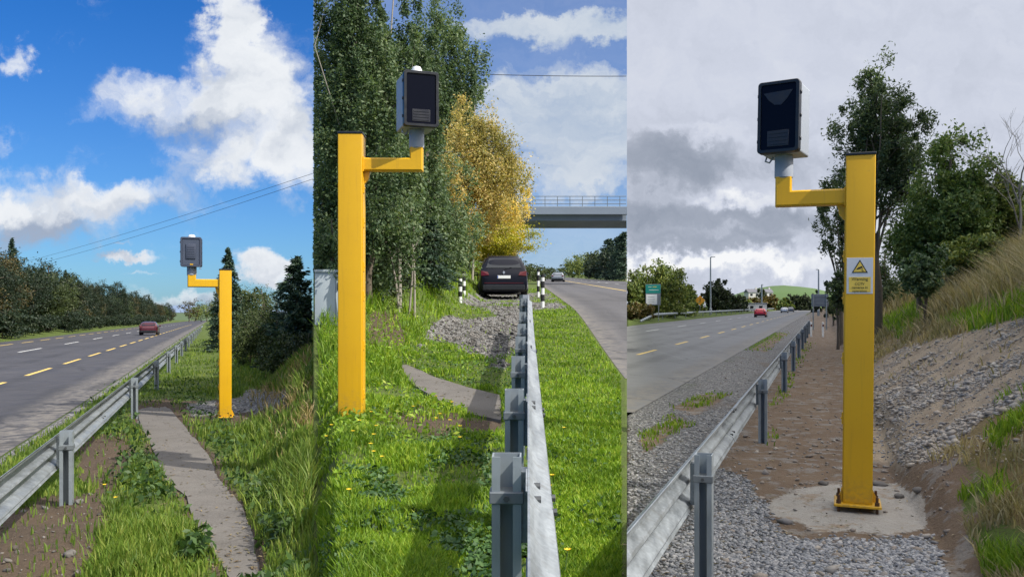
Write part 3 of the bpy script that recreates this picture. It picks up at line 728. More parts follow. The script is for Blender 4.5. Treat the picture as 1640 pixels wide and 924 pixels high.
# --- second stretch: tall trees on the left bank
C2 = (B1 + 1, 1003)
def tree2(name, lab, px, d, top, hw, lm, seed, n, leaf, base_py=440, bark=BARK, **kw):
    p = on2(px, d); zt = H - (top - HY) / F * d; zb = H - (base_py - HY) / F * d; hgt = zt - p.z
    return broadleaf(name, lab, 'tree', p, hgt, hw / F * d, lm, bark, seed, n, leaf, max(0, (zb - p.z) / hgt), clip=C2, **kw)
tree2('ash_tree', 'tall green tree filling the upper left behind the camera post', 555, 14.5, -90, 120, L_GREEN2, 301, 62000, .062, 430, BARKP, nclu=430, nl=26, spread=.085, trunk=.009, ry=.6, gap=.3)
tree2('ash_tree', 'tall green tree directly behind the camera box', 640, 17.5, -70, 108, L_GREEN2, 302, 62000, .070, 425, BARKP, nclu=430, nl=24, spread=.085, trunk=.009, ry=.6)
tree2('ash_tree', 'tall green tree whose edge meets the open sky', 716, 45, -35, 92, L_GREEN2, 303, 42000, .15, 420, BARKP, nclu=360, nl=20, spread=.09, trunk=.009, ry=.7, gap=.3)
tree2('birch_tree', 'olive and rust coloured tree half way along the bank', 756, 38.5, 125, 94, L_TURN2, 304, 34000, .11, 450, BARKP, nclu=300, nl=18, spread=.11, trunk=.008, ry=.7, gap=.35)
tree2('birch_tree', 'golden leaved tree nearest the bridge', 797, 43, 215, 58, L_YELL2, 305, 28000, .11, 478, BARKP, nclu=240, nl=14, spread=.11, trunk=.012, ry=.8, gap=.3)
tree2('sapling', 'bright yellow green young tree behind the parked car', 752, 41.5, 340, 100, L_YG2, 306, 24000, .10, 500, BARKP, nclu=140, nl=8, ry=.6)
tree2('ash_tree', 'dark shaded tree low behind the camera post', 590, 16.5, 150, 110, L_GREEN2, 307, 15000, .09, 470, BARK, nclu=200, nl=10, ry=.5)
pp = on2(684, 21); conifer('spruce_tree', 'dark low spruce with drooping boughs above the grassy bank', 'tree', pp, 1.75, .8, L_CON, 308, None, 170, 46, .1, .12, power=.5)
for k, (px, d, top, hw, lm, lab) in enumerate([(535, 15, 330, 50, L_GREEN2, 'dark leafy shrub above the grey cabinet'), (610, 17.5, 380, 45, L_GREEN2, 'leafy shrub right of the camera post on the bank'), (640, 18, 350, 34, L_DARK3, 'dark shrub beside the pale stems on the bank'), (738, 40, 400, 34, L_YG2, 'yellow green shrub behind the left striped posts')]):
    p = on2(px, d); zt = H - (top - HY) / F * d
    broadleaf('shrub', lab, 'shrub', p, zt - p.z, hw / F * d, lm, BARK, 320 + k, 4200, .075, 0.0, None, 80, nl=6, clip=C2)
for k, (px, d, top, hw, lm, n) in enumerate([(520, 16.5, 250, 60, L_GREEN2, 7000), (570, 17.5, 300, 60, L_DARK3, 7000), (625, 19, 200, 64, L_GREEN2, 14000), (684, 22, 185, 66, L_GREEN2, 15000), (705, 27, 300, 44, L_DARK3, 6000), (728, 38, 330, 45, L_TURN2, 5000)]):
    p = on2(px, d); zt = H - (top - HY) / F * d
    broadleaf('hazel_bush', ['tall leafy hazel at the left edge under the trees', 'dark hazel right behind the camera post', 'leafy hazel between post and camera box', 'leafy hazel below the camera box', 'dark hazel behind the low spruce', 'olive hazel at the foot of the rust coloured tree'][k], 'bush', p, zt - p.z, hw / F * d, lm, BARK, 330 + k, n, .09, -.25, None, 120, nl=8, clip=C2, hollow=.7)
for k, (px, d, top, hw, n) in enumerate([(548, 20, 120, 95, 20000), (618, 21, 140, 95, 20000), (690, 25, 170, 80, 18000)]):
    p = on2(px, d); zt = H - (top - HY) / F * d
    broadleaf('hazel_tree', ['broad leafy tree filling the wood left of the camera post', 'broad leafy tree filling the wood below the arm of the post', 'broad leafy tree filling the wood right of the camera box'][k], 'tree', p, zt - p.z, hw / F * d, L_GREEN2, BARK, 380 + k, n, .085, -.3, None, 260, nl=6, clip=C2, hollow=.75, spread=.1, gap=.1)
tree2('birch_tree', 'smaller yellowing tree merging into the green wood', 708, 36, 235, 62, L_TURN2, 390, 17000, .11, 478, BARKP, nclu=200, nl=10, spread=.11, trunk=.008, gap=.2)
for k, (px, lean, top) in enumerate([(664, -6, 335), (654, 9, 350), (640, -22, 372)]):
    d = 17.2; p = on2(px, d); q = pt(px + lean, top, d) - p
    t = thing('bare_sapling', ['straightest pale bare stem on the grassy bank', 'pale bare stem crossing behind the straight one', 'leaning pale bare stem on the bank'][k], 'sapling', p)
    mb = MB(); mb.tube([(0, 0, -.1), q * .4 + Vector((.03, 0, 0)), q], [.028, .022, .01], 7)
    for j in range(3): s = q * (.5 + .15 * j); mb.tube([s, s + Vector((random.uniform(-.25, .25), random.uniform(-.1, .1), .3))], [.009, .003], 5)
    mb.build('stem', BARKP, t, 50)
# right of the road beyond the bridge
for k, (px, d, hh, rr, lm, con) in enumerate([(926, 250, 7.5, 4.5, L_OLIVE3, 0), (943, 205, 7.2, 4.0, L_OLIVE3, 0), (960, 180, 6.5, 3.6, L_BUSH, 0), (975, 156, 7.2, 2.8, L_CON, 1), (992, 138, 6.9, 2.7, L_CON, 1), (1001, 130, 7.2, 2.7, L_CON, 1), (984, 146, 6.0, 3.0, L_WOOD1, 0), (912, 300, 6.0, 4.0, L_BUSH, 0), (952, 192, 5.0, 3.6, L_WOOD1, 0), (968, 164, 5.0, 3.4, L_WOOD1, 0)]):
    p = on2(px, d)
    if con: conifer('pine_tree', 'dark pine on the far side of the road past the bridge', 'tree', p, hh, rr, L_CON, 340 + k, 'pines past the bridge', 170, 36, .42, clip=C2, power=.5, droop=.05)
    else: broadleaf('roadside_tree', 'rounded olive tree on the far side of the road past the bridge', 'tree', p, hh, rr, lm, BARK, 340 + k, 3000, .45, -.1, 'rounded trees past the bridge', 70, nl=5, clip=C2)
for k, (px, d, hh) in enumerate([(862, 130, 2.6), (874, 140, 2.4), (850, 120, 2.8), (890, 150, 2.2), (838, 110, 3)]):
    broadleaf('shrub', 'small distant shrub on the skyline of the road under the bridge', 'shrub', on2(px, d), hh, 2.2, L_BUSH, BARK, 360 + k, 900, .3, 0.0, 'skyline shrubs under the bridge', 50, nl=3, clip=C2)

# --- third stretch
C3 = (B2 + 1, 2000)
def tree3(name, lab, px, d, top, hw, lm, seed, n, leaf, base_py=500, cat='tree', **kw):
    p = on3(px, d); zt = H - (top - HY) / F * d; hgt = zt - p.z; zb = H - (base_py - HY) / F * d
    return broadleaf(name, lab, cat, p, hgt, hw / F * d, lm, kw.pop('bark', BARK), seed, n, leaf, (zb - p.z) / hgt, clip=C3, **kw)
tree3('ash_tree', 'tall slender ash rising behind the camera post', 1405, 30, 55, 100, L_ASH3, 401, 27000, .14, 400, nclu=260, nl=44, spread=.09, trunk=.02, hollow=.25, gap=.6, aspect=.36)
tree3('ash_tree', 'loose lower boughs of a smaller ash left of the post', 1347, 36, 240, 58, L_ASH3, 402, 5200, .17, 440, nclu=100, nl=18, spread=.09, trunk=.014, gap=.5, aspect=.36)
tree3('field_maple', 'mid green bushy tree on the bank, its crown lit green', 1520, 26, 215, 78, L_MAPLE3, 403, 26000, .12, 430, nclu=230, nl=16, spread=.13)
tree3('field_maple', 'olive tree turning yellow at the right on the bank', 1590, 27, 245, 62, L_OLIVE3, 404, 17000, .12, 430, nclu=190, nl=16, spread=.13, gap=.4)
tree3('field_maple', 'lower green tree between the ash and the bushy tree', 1474, 27, 305, 52, L_MAPLE3, 405, 12000, .11, 450, nclu=170, nl=10)
tree3('hedge_bush', 'dark bush far behind the camera post at sign height', 1412, 40, 385, 36, L_ASH3, 406, 5000, .12, 520, 'bush', nclu=90, nl=6)
tree3('hedge_bush', 'green bush at the crest of the dry grass bank', 1480, 21, 395, 38, L_GREEN2, 407, 5000, .11, 490, 'bush', nclu=90, nl=6)
tree3('hedge_bush', 'yellowish bush at the far right crest of the bank', 1640, 28, 300, 60, L_OLIVE3, 408, 6000, .13, 420, 'bush', nclu=110, nl=8, gap=.4)
tree3('hedge_bush', 'olive bush on the crest below the turning tree', 1555, 24, 370, 55, L_OLIVE3, 409, 6000, .12, 440, 'bush', nclu=110, nl=8)
tree3('hedge_bush', 'low bush at the foot of the bank left of the post', 1342, 34, 430, 26, L_ASH3, 410, 2500, .13, 500, 'bush', nclu=60, nl=5)
# bare twiggy tree
p = on3(1632, 25); t = thing('bare_tree', 'nearly leafless twiggy tree at the right edge', 'tree', p); mb = MB(); rr_ = np.random.RandomState(5)
def twig(a, dirv, ln, r, lev):
    b = a + dirv * ln; mb.tube([a, a.lerp(b, .5) + Vector(rr_.normal(size=3)) * ln * .04, b], [r, r * .8, r * .5], 5 if lev < 2 else 3, False)
    if lev < 4:
        for _ in range(3 if lev else 5): twig(a.lerp(b, .45 + .55 * rr_.rand()), (dirv + Vector(rr_.normal(size=3)) * .38 + Vector((0, 0, .15))).normalized(), ln * .62, r * .5, lev + 1)
twig(Vector((0, 0, -.2)), Vector((0, 0, 1)), 2.3, .05, 0); mb.build('trunk', BARKP, t)
# hedge and trees left of the road
for k, (px, d, top, hw, lm, n, lab) in enumerate([
        (1048, 106, 410, 52, L_OLIVE3, 15000, 'big domed olive tree behind the green road sign'), (1010, 93, 425, 30, L_OLIVE3, 6000, 'dark olive tree at the edge left of the domed tree'), (1085, 130, 440, 34, L_OLIVE3, 6000, 'smaller tree on the right shoulder of the domed tree'),
        (1112, 140, 462, 20, L_OLIVE3, 3000, 'low hedge tree left of the diamond sign'), (1150, 172, 449, 30, L_DARK3, 6000, 'dark round tree behind the lamp column'), (1172, 199, 462, 22, L_DARK3, 3500, 'dark hedge tree right of the lamp column'),
        (1192, 300, 468, 22, L_OLIVE3, 2600, 'olive hedge tree above the white wall'), (1214, 300, 471, 20, L_ORANGE3, 2200, 'rust coloured tree above the white wall'), (1235, 330, 470, 20, L_ORANGE3, 2200, 'orange tinged tree right of the houses'),
        (1252, 330, 473, 18, L_OLIVE3, 1800, 'pale olive tree in the hedge beyond the red car'), (1222, 330, 455, 12, L_DARK3, 1500, 'dark tree clump on the skyline between the houses'), (1278, 330, 466, 14, L_DARK3, 1500, 'dark tree at the foot of the green hill'),
        (1292, 330, 470, 12, L_DARK3, 1300, 'dark tree beside the far bend'), (1308, 230, 468, 12, L_DARK3, 1300, 'dark tree left of the sign back'), (1326, 120, 462, 16, L_DARK3, 1800, 'dark tree above the sign back at the roadside'), (1335, 70, 448, 18, L_ASH3, 2200, 'loose tree behind the sign back near the post'),
        (1185, 219, 466, 16, L_DARK3, 1400, 'dark tree left of the houses'), (1264, 330, 471, 13, L_DARK3, 1200, 'dark tree right of the houses')]):
    tree3('hedge_tree', lab, px, d, top, hw, lm, 430 + k, n, max(.12, d * .0032), 515, nclu=max(50, n // 60), nl=5, spread=.13, hollow=.65)
for k, (px, d) in enumerate([(1008, 86), (1028, 91), (1075, 108), (1098, 120)]):
    tree3('shrub', ['rusty shrub at the left under the big tree', 'brownish shrub under the green road sign', 'light green shrub right of the green road sign', 'low shrub left of the diamond sign'][k], px, d, 484 - (k == 2) * 4, 22, (L_ORANGE3, L_ORANGE3, L_OLIVE3, L_OLIVE3)[k], 460 + k, 2000, .28, 516, 'shrub', nclu=50, nl=3)

# ------------------------------------------------------------------ grass, straw, gravel (what nobody could count)
GRASS1 = leafmat('verge_grass', [(0.081, 0.143, 0.020), (0.136, 0.218, 0.030), (0.200, 0.286, 0.042), (0.271, 0.302, 0.067)], trans=.35, clump=1.6)
GRASS2 = leafmat('lush_grass', [(0.109, 0.209, 0.014), (0.186, 0.313, 0.020), (0.262, 0.401, 0.029), (0.371, 0.434, 0.051)], trans=.35, clump=2.0)
CLOVER = leafmat('clover_leaves', [(.03, .075, .02), (.05, .12, .03), (.08, .16, .04), (.11, .19, .06)], trans=.25, clump=3.0)
STRAW3 = leafmat('bank_straw', [(.26, .20, .10), (.42, .33, .18), (.52, .42, .25), (.33, .28, .13)], trans=.3, clump=1.2)
WEED = leafmat('rank_weeds', [(0.026, 0.058, 0.016), (0.052, 0.104, 0.023), (0.078, 0.143, 0.033), (0.117, 0.182, 0.052)], trans=.25, clump=2.2)
STRAW = leafmat('dry_straw', [(0.188, 0.138, 0.056), (0.325, 0.237, 0.106), (0.450, 0.338, 0.163), (0.250, 0.200, 0.062)], trans=.25, clump=1.0)
def blades(name, X, Y, Z, hgt, wid, m, r, lean=.35):
    n = len(X); a = r.rand(n) * 6.283; h = hgt * (.5 + .8 * r.rand(n)); w = wid * (.7 + .6 * r.rand(n)); ln = h * lean * (.3 + 1.2 * r.rand(n))
    dx, dy = np.cos(a), np.sin(a); b = r.rand(n) * 6.283; sx, sy = np.cos(b) * w / 2, np.sin(b) * w / 2
    def P(x, y, z): return np.stack([x, y, z], -1)
    V = np.stack([P(X - sx, Y - sy, Z - .02), P(X + sx, Y + sy, Z - .02), P(X + sx * .8 + dx * ln * .35, Y + sy * .8 + dy * ln * .35, Z + h * .6),
                  P(X - sx * .8 + dx * ln * .35, Y - sy * .8 + dy * ln * .35, Z + h * .6), P(X + dx * ln, Y + dy * ln, Z + h)], 1).reshape(-1, 3)
    i = np.arange(n)[:, None] * 5
    return tag(link(name, np_mesh(name, V, i + np.array([[0, 1, 2, 3]]), i + np.array([[3, 2, 4]])), m), kind='stuff')
def scatter(sec, n, p0, p1, d0, d1, g, r, k=.6):
    px = p0 + (p1 - p0) * r.rand(n); e = r.rand(n); d = (d0 ** -k + e * (d1 ** -k - d0 ** -k)) ** (-1 / k)
    X = (px - CX) / F * d; Z = g(X, d); return X, d, Z
def cover(sec, X, Y, Z):
    px, py = w2p(X, Y, Z); soil, grit, cem, dry = layout(sec, X, Y, Z)
    c = X - (D1, D2, D3)[sec - 1] * Y; lo, hi = ((-15.2, -2.5), (1.28, 14.0), (-16.5, -2.9))[sec - 1]
    free = ((c < lo) | (c > hi)) & (on_path(sec, px, py) < -1 + (py - HY) * .022 * (fbm(X * 3.5, Y * 3.5, 3) - .5) * 2)
    return px, py, c, soil, grit, cem, dry, free
r = np.random.RandomState(11)
# first stretch
X, Y, Z = scatter(1, 150000, -60, B1, 3.0, 70, g1, r, .75)
px, py, c, soil, grit, cem, dry, free = cover(1, X, Y, Z)
pz = fbm(X * 1.1, Y * 1.1, 3)
dens = np.clip(1.12 - soil * 1.06 - grit * 1.1, 0, 1) * np.clip((pz - .3) * 4, .25, 1)
ok = free & (r.rand(len(X)) < dens)
hgt = .06 + .08 * sstep(.45, .7, pz) + .10 * sstep(.2, 1.2, c) * sstep(.4, .6, fbm(X * .6 + 4, Y * .6, 3)); hgt = np.where(c < -1.2, .07, hgt)
blades('grass', X[ok], Y[ok], Z[ok], hgt[ok], (.007 + .0009 * Y)[ok], GRASS1, r)
X, Y, Z = scatter(1, 26000, 100, B1, 3.2, 24, g1, r, .75)
px, py, c, soil, grit, cem, dry, free = cover(1, X, Y, Z)
near_path = np.exp(-((on_path(1, px, py) + 30) / 30) ** 2)
ok = free & (r.rand(len(X)) < near_path * sstep(.40, .56, fbm(X * 1.4 + 8, Y * 1.4, 3)) * 1.0)
Pw = np.stack([X[ok], Y[ok], Z[ok] + r.rand(ok.sum()) * .16], -1)
tag(link('weeds', leaf_mesh('weeds', Pw, .075, r, .5, .5), WEED), kind='stuff')
X, Y, Z = scatter(1, 60000, 380, B1, 3.2, 40, g1, r, .75)
px, py, c, soil, grit, cem, dry, free = cover(1, X, Y, Z)
ok = free & (r.rand(len(X)) < .75 * sstep(.42, .58, fbm(X * .8 + 1, Y * .5 + 7, 3)) * sstep(0.6, 2.2, c))
blades('tall_grass', X[ok], Y[ok], Z[ok], (.15 + .2 * sstep(1.5, 4, c))[ok], (.006 + .0008 * Y)[ok], STRAW, r, .6)
X, Y, Z = scatter(1, 50000, 300, B1, 3.2, 30, g1, r, .75)
px, py, c, soil, grit, cem, dry, free = cover(1, X, Y, Z)
ok = free & (r.rand(len(X)) < sstep(.40, .55, fbm(X * .9 + 21, Y * .7 + 7, 3)) * sstep(.1, 1.2, c) * np.clip(1 - soil - grit, 0, 1))
blades('tall_grass', X[ok], Y[ok], Z[ok], .12 + .12 * fbm(X[ok] * 2, Y[ok] * 2, 2), (.008 + .0009 * Y)[ok], GRASS1, r, .5)
# second stretch
X, Y, Z = scatter(2, 230000, B1 + 8, B2 - 10, 2.6, 60, g2, r, .75)
px, py, c, soil, grit, cem, dry, free = cover(2, X, Y, Z)
pz = fbm(X * 1.3 + 40, Y * 1.3, 3)
mown = sstep(.05, .2, c)
dens = np.clip(1.1 - soil * .9 - grit * 1.08, 0, 1) * np.maximum(np.clip((pz - .33) * 5, .12, 1) * np.clip((fbm(X * 5, Y * 5, 2) - .25) * 3.5, .15, 1), .9 * mown)
ok = free & (r.rand(len(X)) < dens)
hgt = .036 + .05 * sstep(.45, .7, pz) * (1 - .7 * mown); hgt = hgt + .22 * sstep(1.6, 2.6, -c) * sstep(10, 14, Y)
blades('grass', X[ok], Y[ok], Z[ok], hgt[ok], (.006 + .0009 * Y)[ok], GRASS2, r, .5)
X, Y, Z = scatter(2, 24000, B1 + 14, 840, 6.0, 30, g2, r, .6)
px, py, c, soil, grit, cem, dry, free = cover(2, X, Y, Z)
ok = free & (r.rand(len(X)) < np.clip(.9 - grit, 0, 1) * (sstep(1.5, 2.4, -c) * sstep(10, 13, Y) + .4 * sstep(.5, .6, fbm(X * 1.2, Y * 1.2 + 3, 3)) * sstep(.3, .8, -c)))
Pw = np.stack([X[ok], Y[ok], Z[ok] + r.rand(ok.sum()) * np.where(Y[ok] > 12, .22, .10)], -1)
tag(link('weeds', leaf_mesh('weeds', Pw, .06, r, .45, .5), GRASS2), kind='stuff')
X, Y, Z = scatter(2, 60000, B1 + 10, B2 - 12, 2.6, 26, g2, r, .75)
px, py, c, soil, grit, cem, dry, free = cover(2, X, Y, Z)
ok = free & (r.rand(len(X)) < np.clip(1 - grit - .5 * soil, 0, 1) * (1 - .85 * sstep(.05, .2, c)) * sstep(.42, .58, fbm(X * 2.1 + 12, Y * 2.1 + 3, 3)))
Pw = np.stack([X[ok], Y[ok], Z[ok] + r.rand(ok.sum()) * .05], -1)
tag(link('ground_cover', leaf_mesh('ground_cover', Pw, .036, r, .7, 1.2), CLOVER), kind='stuff')
# third stretch
X, Y, Z = scatter(3, 190000, B2 + 8, 1960, 3.0, 60, g3, r, .6)
px, py, c, soil, grit, cem, dry, free = cover(3, X, Y, Z)
gn = soft(GREEN3, px, py, 4, (fbm(X * 2, Y * 2, 3) - .5) * 2)
stony = soft(STON3, px, py, 4, 0 * X)
ok = free & (r.rand(len(X)) < np.clip(gn * np.where(py < 545, 1.0, .75 * sstep(.35, .55, fbm(X * 2.5, Y * 2.5, 3))) + .35 * (c < -16.4), 0, 1))
blades('grass', X[ok], Y[ok], Z[ok], (.06 + .06 * sstep(.6, 1, c) + .10 * sstep(600, 520, py) * (c > 1))[ok], (.006 + .0009 * Y)[ok], GRASS2, r, .6)
X, Y, Z = scatter(3, 190000, 1385, 2050, 4.0, 60, g3, r, .5)
px, py, c, soil, grit, cem, dry, free = cover(3, X, Y, Z)
stony = soft(STON3, px, py, 6, 0 * X); gn = soft(GREEN3, px, py, 4, 0 * X)
ok = (c > 1.0) & (r.rand(len(X)) < np.clip(1 - stony * 1.0 - gn * .97, .012, 1) * np.where(py > 620, .28, 1.) * sstep(.33, .5, fbm(X * 1.1, Y * .9, 3)))
blades('dry_grass', X[ok], Y[ok], Z[ok], (.12 + .5 * sstep(560, 480, py))[ok], (.006 + .001 * Y)[ok], STRAW3, r, .75)


def m_stone(name, cols):
    m, t, b = mat(name); g = t.new('ShaderNodeNewGeometry')
    c = t.ramp(g.outputs['Random Per Island'], [(i / (len(cols) - 1), x) for i, x in enumerate(cols)])
    c = t.mix(t.mr(t.noise(g.outputs['Position'], 60, 4), .35, .7, 0, .5), c, t.mix(1.0, c, (.6, .58, .55), 'MULTIPLY'))
    t.set(b.inputs['Base Color'], c); b.inputs['Roughness'].default_value = .85
    return m
ST_GREY = m_stone('grey_chippings', [(0.140, 0.147, 0.161), (0.238, 0.245, 0.259), (0.336, 0.336, 0.343), (0.462, 0.448, 0.434), (0.196, 0.196, 0.210)])
ST_MIX = m_stone('mixed_stones', [(0.143, 0.125, 0.114), (0.247, 0.206, 0.168), (0.338, 0.288, 0.240), (0.221, 0.213, 0.210), (0.429, 0.375, 0.312)])
_ico = None
ST_SOIL = m_stone('soil_stones', [(.06, .05, .042), (.11, .09, .075), (.17, .15, .13), (.09, .085, .08), (.24, .22, .20)])
ST_SOIL2 = m_stone('dark_pull_off_stones', [(.06, .056, .052), (.11, .10, .092), (.17, .16, .145), (.09, .088, .086), (.26, .24, .22)])
ST_BANK = m_stone('sandy_bank_stones', [(.24, .215, .185), (.37, .315, .255), (.48, .41, .325), (.30, .29, .28), (.56, .50, .41)])
def stones(name, X, Y, Z, size, m, r, flat=.6):
    global _ico
    if _ico is None:
        bm = bmesh.new(); bmesh.ops.create_icosphere(bm, subdivisions=1, radius=.5)
        bm.verts.ensure_lookup_table(); _ico = (np.array([v.co[:] for v in bm.verts]), np.array([[v.index for v in f.verts] for f in bm.faces])); bm.free()
    v, f = _ico; n = len(X); s = size * (.5 + 1.1 * r.rand(n) ** 2)
    sc = np.stack([.8 + .5 * r.rand(n), .6 + .5 * r.rand(n), flat * (.7 + .6 * r.rand(n))], -1) * s[:, None]
    V = v[None] * (1 + .8 * (r.rand(n, len(v), 1) - .5)) * sc[:, None]
    a = r.rand(n) * 6.283; ca, sa = np.cos(a)[:, None], np.sin(a)[:, None]
    x = V[..., 0] * ca - V[..., 1] * sa; y = V[..., 0] * sa + V[..., 1] * ca; t_ = (r.rand(n) - .5)[:, None] * 1.2
    z = V[..., 2] + x * t_ * .5
    V = np.stack([x + X[:, None], y + Y[:, None], z + (Z + s * flat * .18)[:, None]], -1).reshape(-1, 3)
    T = (f[None] + (np.arange(n) * len(v))[:, None, None]).reshape(-1, 3)
    return tag(link(name, np_mesh(name, V, None, T), m), kind='stuff')
X, Y, Z = scatter(3, 70000, B2 + 1, 1520, 3.6, 14, g3, r, .8)
px, py, c, soil, grit, cem, dry, free = cover(3, X, Y, Z)
ok = free & (c < 1.1) & (r.rand(len(X)) < np.clip(grit * 1.2 - .15, 0, 1) * np.clip(1.1 - cem * 1.3, 0.02, 1) * np.where(c < -1.0, .55, 1))
stones('gravel', X[ok], Y[ok], Z[ok], .027 + 0 * X[ok], ST_GREY, r)
X, Y, Z = scatter(3, 130000, 1392, 1700, 5.0, 26, g3, r, .5)
px, py, c, soil, grit, cem, dry, free = cover(3, X, Y, Z)
ok = (c > .8) & (r.rand(len(X)) < soft(STON3, px, py, 5, (fbm(X * 2, Y * 2, 3) - .5) * 2) * sstep(.40, .60, fbm(X * 1.3, Y * 1.3, 4)) * .8 + .06 * (c > .8) * (py < 740) * (py > 520))
stones('loose_stones', X[ok], Y[ok], Z[ok], .014 + .055 * r.rand(ok.sum()) ** 7 + .0007 * Y[ok], ST_BANK, r, .5)
X, Y, Z = scatter(3, 5000, 1150, 1520, 4.5, 30, g3, r, .5)
px, py, c, soil, grit, cem, dry, free = cover(3, X, Y, Z)
ok = free & (c < 1.3) & (r.rand(len(X)) < np.clip(soil, 0, 1) * .35 * (1 - .88 * cem))
stones('pebbles', X[ok], Y[ok], Z[ok], .03 + .05 * r.rand(ok.sum()) ** 4, ST_MIX, r, .5)
X, Y, Z = scatter(2, 22000, 640, 910, 8, 45, g2, r, .4)
px, py, c, soil, grit, cem, dry, free = cover(2, X, Y, Z)
ok = free & (r.rand(len(X)) < np.clip(grit * 1.2 - .2, 0, 1))
stones('gravel', X[ok], Y[ok], Z[ok], .03 + .05 * r.rand(ok.sum()) ** 3, ST_SOIL2, r)
X, Y, Z = scatter(1, 14000, -40, 480, 3.2, 22, g1, r, .6)
px, py, c, soil, grit, cem, dry, free = cover(1, X, Y, Z)
ok = free & (r.rand(len(X)) < np.clip(grit + .16 * soil, 0, 1))
stones('pebbles', X[ok], Y[ok], Z[ok], .016 + .05 * r.rand(ok.sum()) ** 6, ST_SOIL, r)
LITTER = leafmat('dead_leaves_and_stalks', [(.10, .065, .03), (.20, .14, .07), (.30, .23, .12), (.14, .12, .05)], trans=.1, clump=3)
for sec, g_, n_, a_, b_ in ((1, g1, 9000, 150, 480), (2, g2, 9000, 520, 1000), (3, g3, 12000, 1010, 1560)):
    X, Y, Z = scatter(sec, n_, a_, b_, 3.2, 22, g_, r, .7); px, py = w2p(X, Y, Z); c = X - (D1, D2, D3)[sec - 1] * Y
    lo, hi = ((-15.2, -2.5), (1.33, 14.0), (-16.5, -2.9))[sec - 1]
    onp = on_path(sec, px, py) > 2 if sec < 3 else np.zeros(len(X), bool)
    soil = layout(sec, X, Y, Z)[0]
    ok = ((c < lo) | (c > hi)) & (r.rand(len(X)) < np.where(onp, .22 + .5 * np.exp(-np.abs(on_path(sec, px, py)) / 9) if sec < 3 else 0, (.10 + .5 * soil) * (.35 if sec == 3 else 1)) * sstep(.35, .6, fbm(X * 3, Y * 3, 3)))
    zz = np.where(onp[ok], (plane1 if sec == 1 else plane2)(Y[ok]) + .018, Z[ok] + .012)
    tag(link('leaf_litter', leaf_mesh('leaf_litter', np.stack([X[ok], Y[ok], zz], -1), .045, r, .3, 5.0), LITTER), kind='stuff')
# countable rocks
def rock(label, p, s, seed):
    bm = bmesh.new(); bmesh.ops.create_icosphere(bm, subdivisions=3, radius=.5); rr = np.random.RandomState(seed)
    for v in bm.verts:
        q = v.co.normalized(); k = 1 + .35 * (float(fbm(np.array([q.x * 1.7 + seed + q.z]), np.array([q.y * 1.7 - q.z * 1.3]), 3)[0]) - .5) * 2
        v.co = Vector((q.x * s[0], q.y * s[1], q.z * s[2])) * .5 * k
    me = bpy.data.meshes.new('rock'); bm.to_mesh(me); bm.free(); o = link('rock', me, ROCK, None, True); o.location = p + Vector((0, 0, s[2] * .25)); o.rotation_euler = (0, 0, seed)
    tag(o, label, 'rock')
def ground_at(px, py, on):
    lo, hi = 2.0, 120.0
    for _ in range(50):
        mid = (lo + hi) / 2; p = on(px, mid)
        if HY - F * (p.z - H) / mid > py: lo = mid
        else: hi = mid
    return on(px, lo)
rock('grey rock lying right of the nearest barrier post in the soil', ground_at(127, 806, on1), (.08, .065, .06), 1)
rock('brown rock half buried in the bare soil at lower left', ground_at(112, 890, on1), (.09, .075, .06), 2)
rock('flat grey rock beside the yellow base plate of the signed post', ground_at(1409, 777, on3), (.14, .1, .05), 3)
rock('pale flat stone on the cement right of the base plate', ground_at(1440, 796, on3), (.13, .08, .05), 4)
rock('brownish stone under the crumbling edge of the bank', ground_at(1470, 788, on3), (.11, .09, .06), 5)
rock('dark stone on the soil left of the base plate', ground_at(1318, 776, on3), (.09, .07, .05), 6)

# dandelions
FLOW = plain('dandelion_yellow', (.75, .52, .02), .7); STEMM = plain('flower_stem', (.08, .14, .03), .7)
def flower(p, label, group, h=.12, fl=None):
    t = thing('dandelion', label, 'flower', p, random.random() * 6, group)
    mb = MB(); mb.tube([(0, 0, 0), (.01, 0, h * .5), (.02, 0, h)], [.003, .0025, .002], 5); mb.build('stem', STEMM, t)
    mb = MB()
    for k in range(14):
        a = k * 2.4; d = Vector((math.cos(a), math.sin(a), .6)) * .75; s = Vector((-d.y, d.x, 0)) * .006; c = Vector((.02, 0, h))
        mb.bm.faces.new([mb.bm.verts.new(q) for q in (c, c + d * .013 + s, c + d * .027, c + d * .013 - s)])
    mb.build('flower_head', FLOW, t); return t
f0 = None
for px, py in [(533, 694), (526, 712), (562, 706), (594, 672), (600, 697), (602, 712), (598, 728), (600, 742), (574, 688), (663, 663), (700, 644), (721, 655), (727, 655), (708, 676), (717, 687), (700, 684), (740, 697), (564, 808), (733, 717), (608, 750)]:
    p = ground_at(px, py + 8, on2)
    if f0 is None: f0 = flower(p, 'yellow dandelion in the grass left of the near barrier', 'dandelions left of the near barrier')
    else: dup(f0, p, random.random() * 6)
f1 = None
for px, py in [(884, 782), (868, 855), (904, 915), (870, 796), (900, 700), (880, 800)]:
    p = ground_at(px, py + 8, on2)
    if f1 is None: f1 = flower(p, 'yellow dandelion in the grass strip between barrier and road', 'dandelions beside the road')
    else: dup(f1, p, random.random() * 6)
flower(ground_at(166, 800, on1), 'tall yellow flower in the weeds left of the path, farther one', None, .13)
flower(ground_at(181, 828, on1), 'tall yellow flower in the weeds left of the path, nearer one', None, .16)

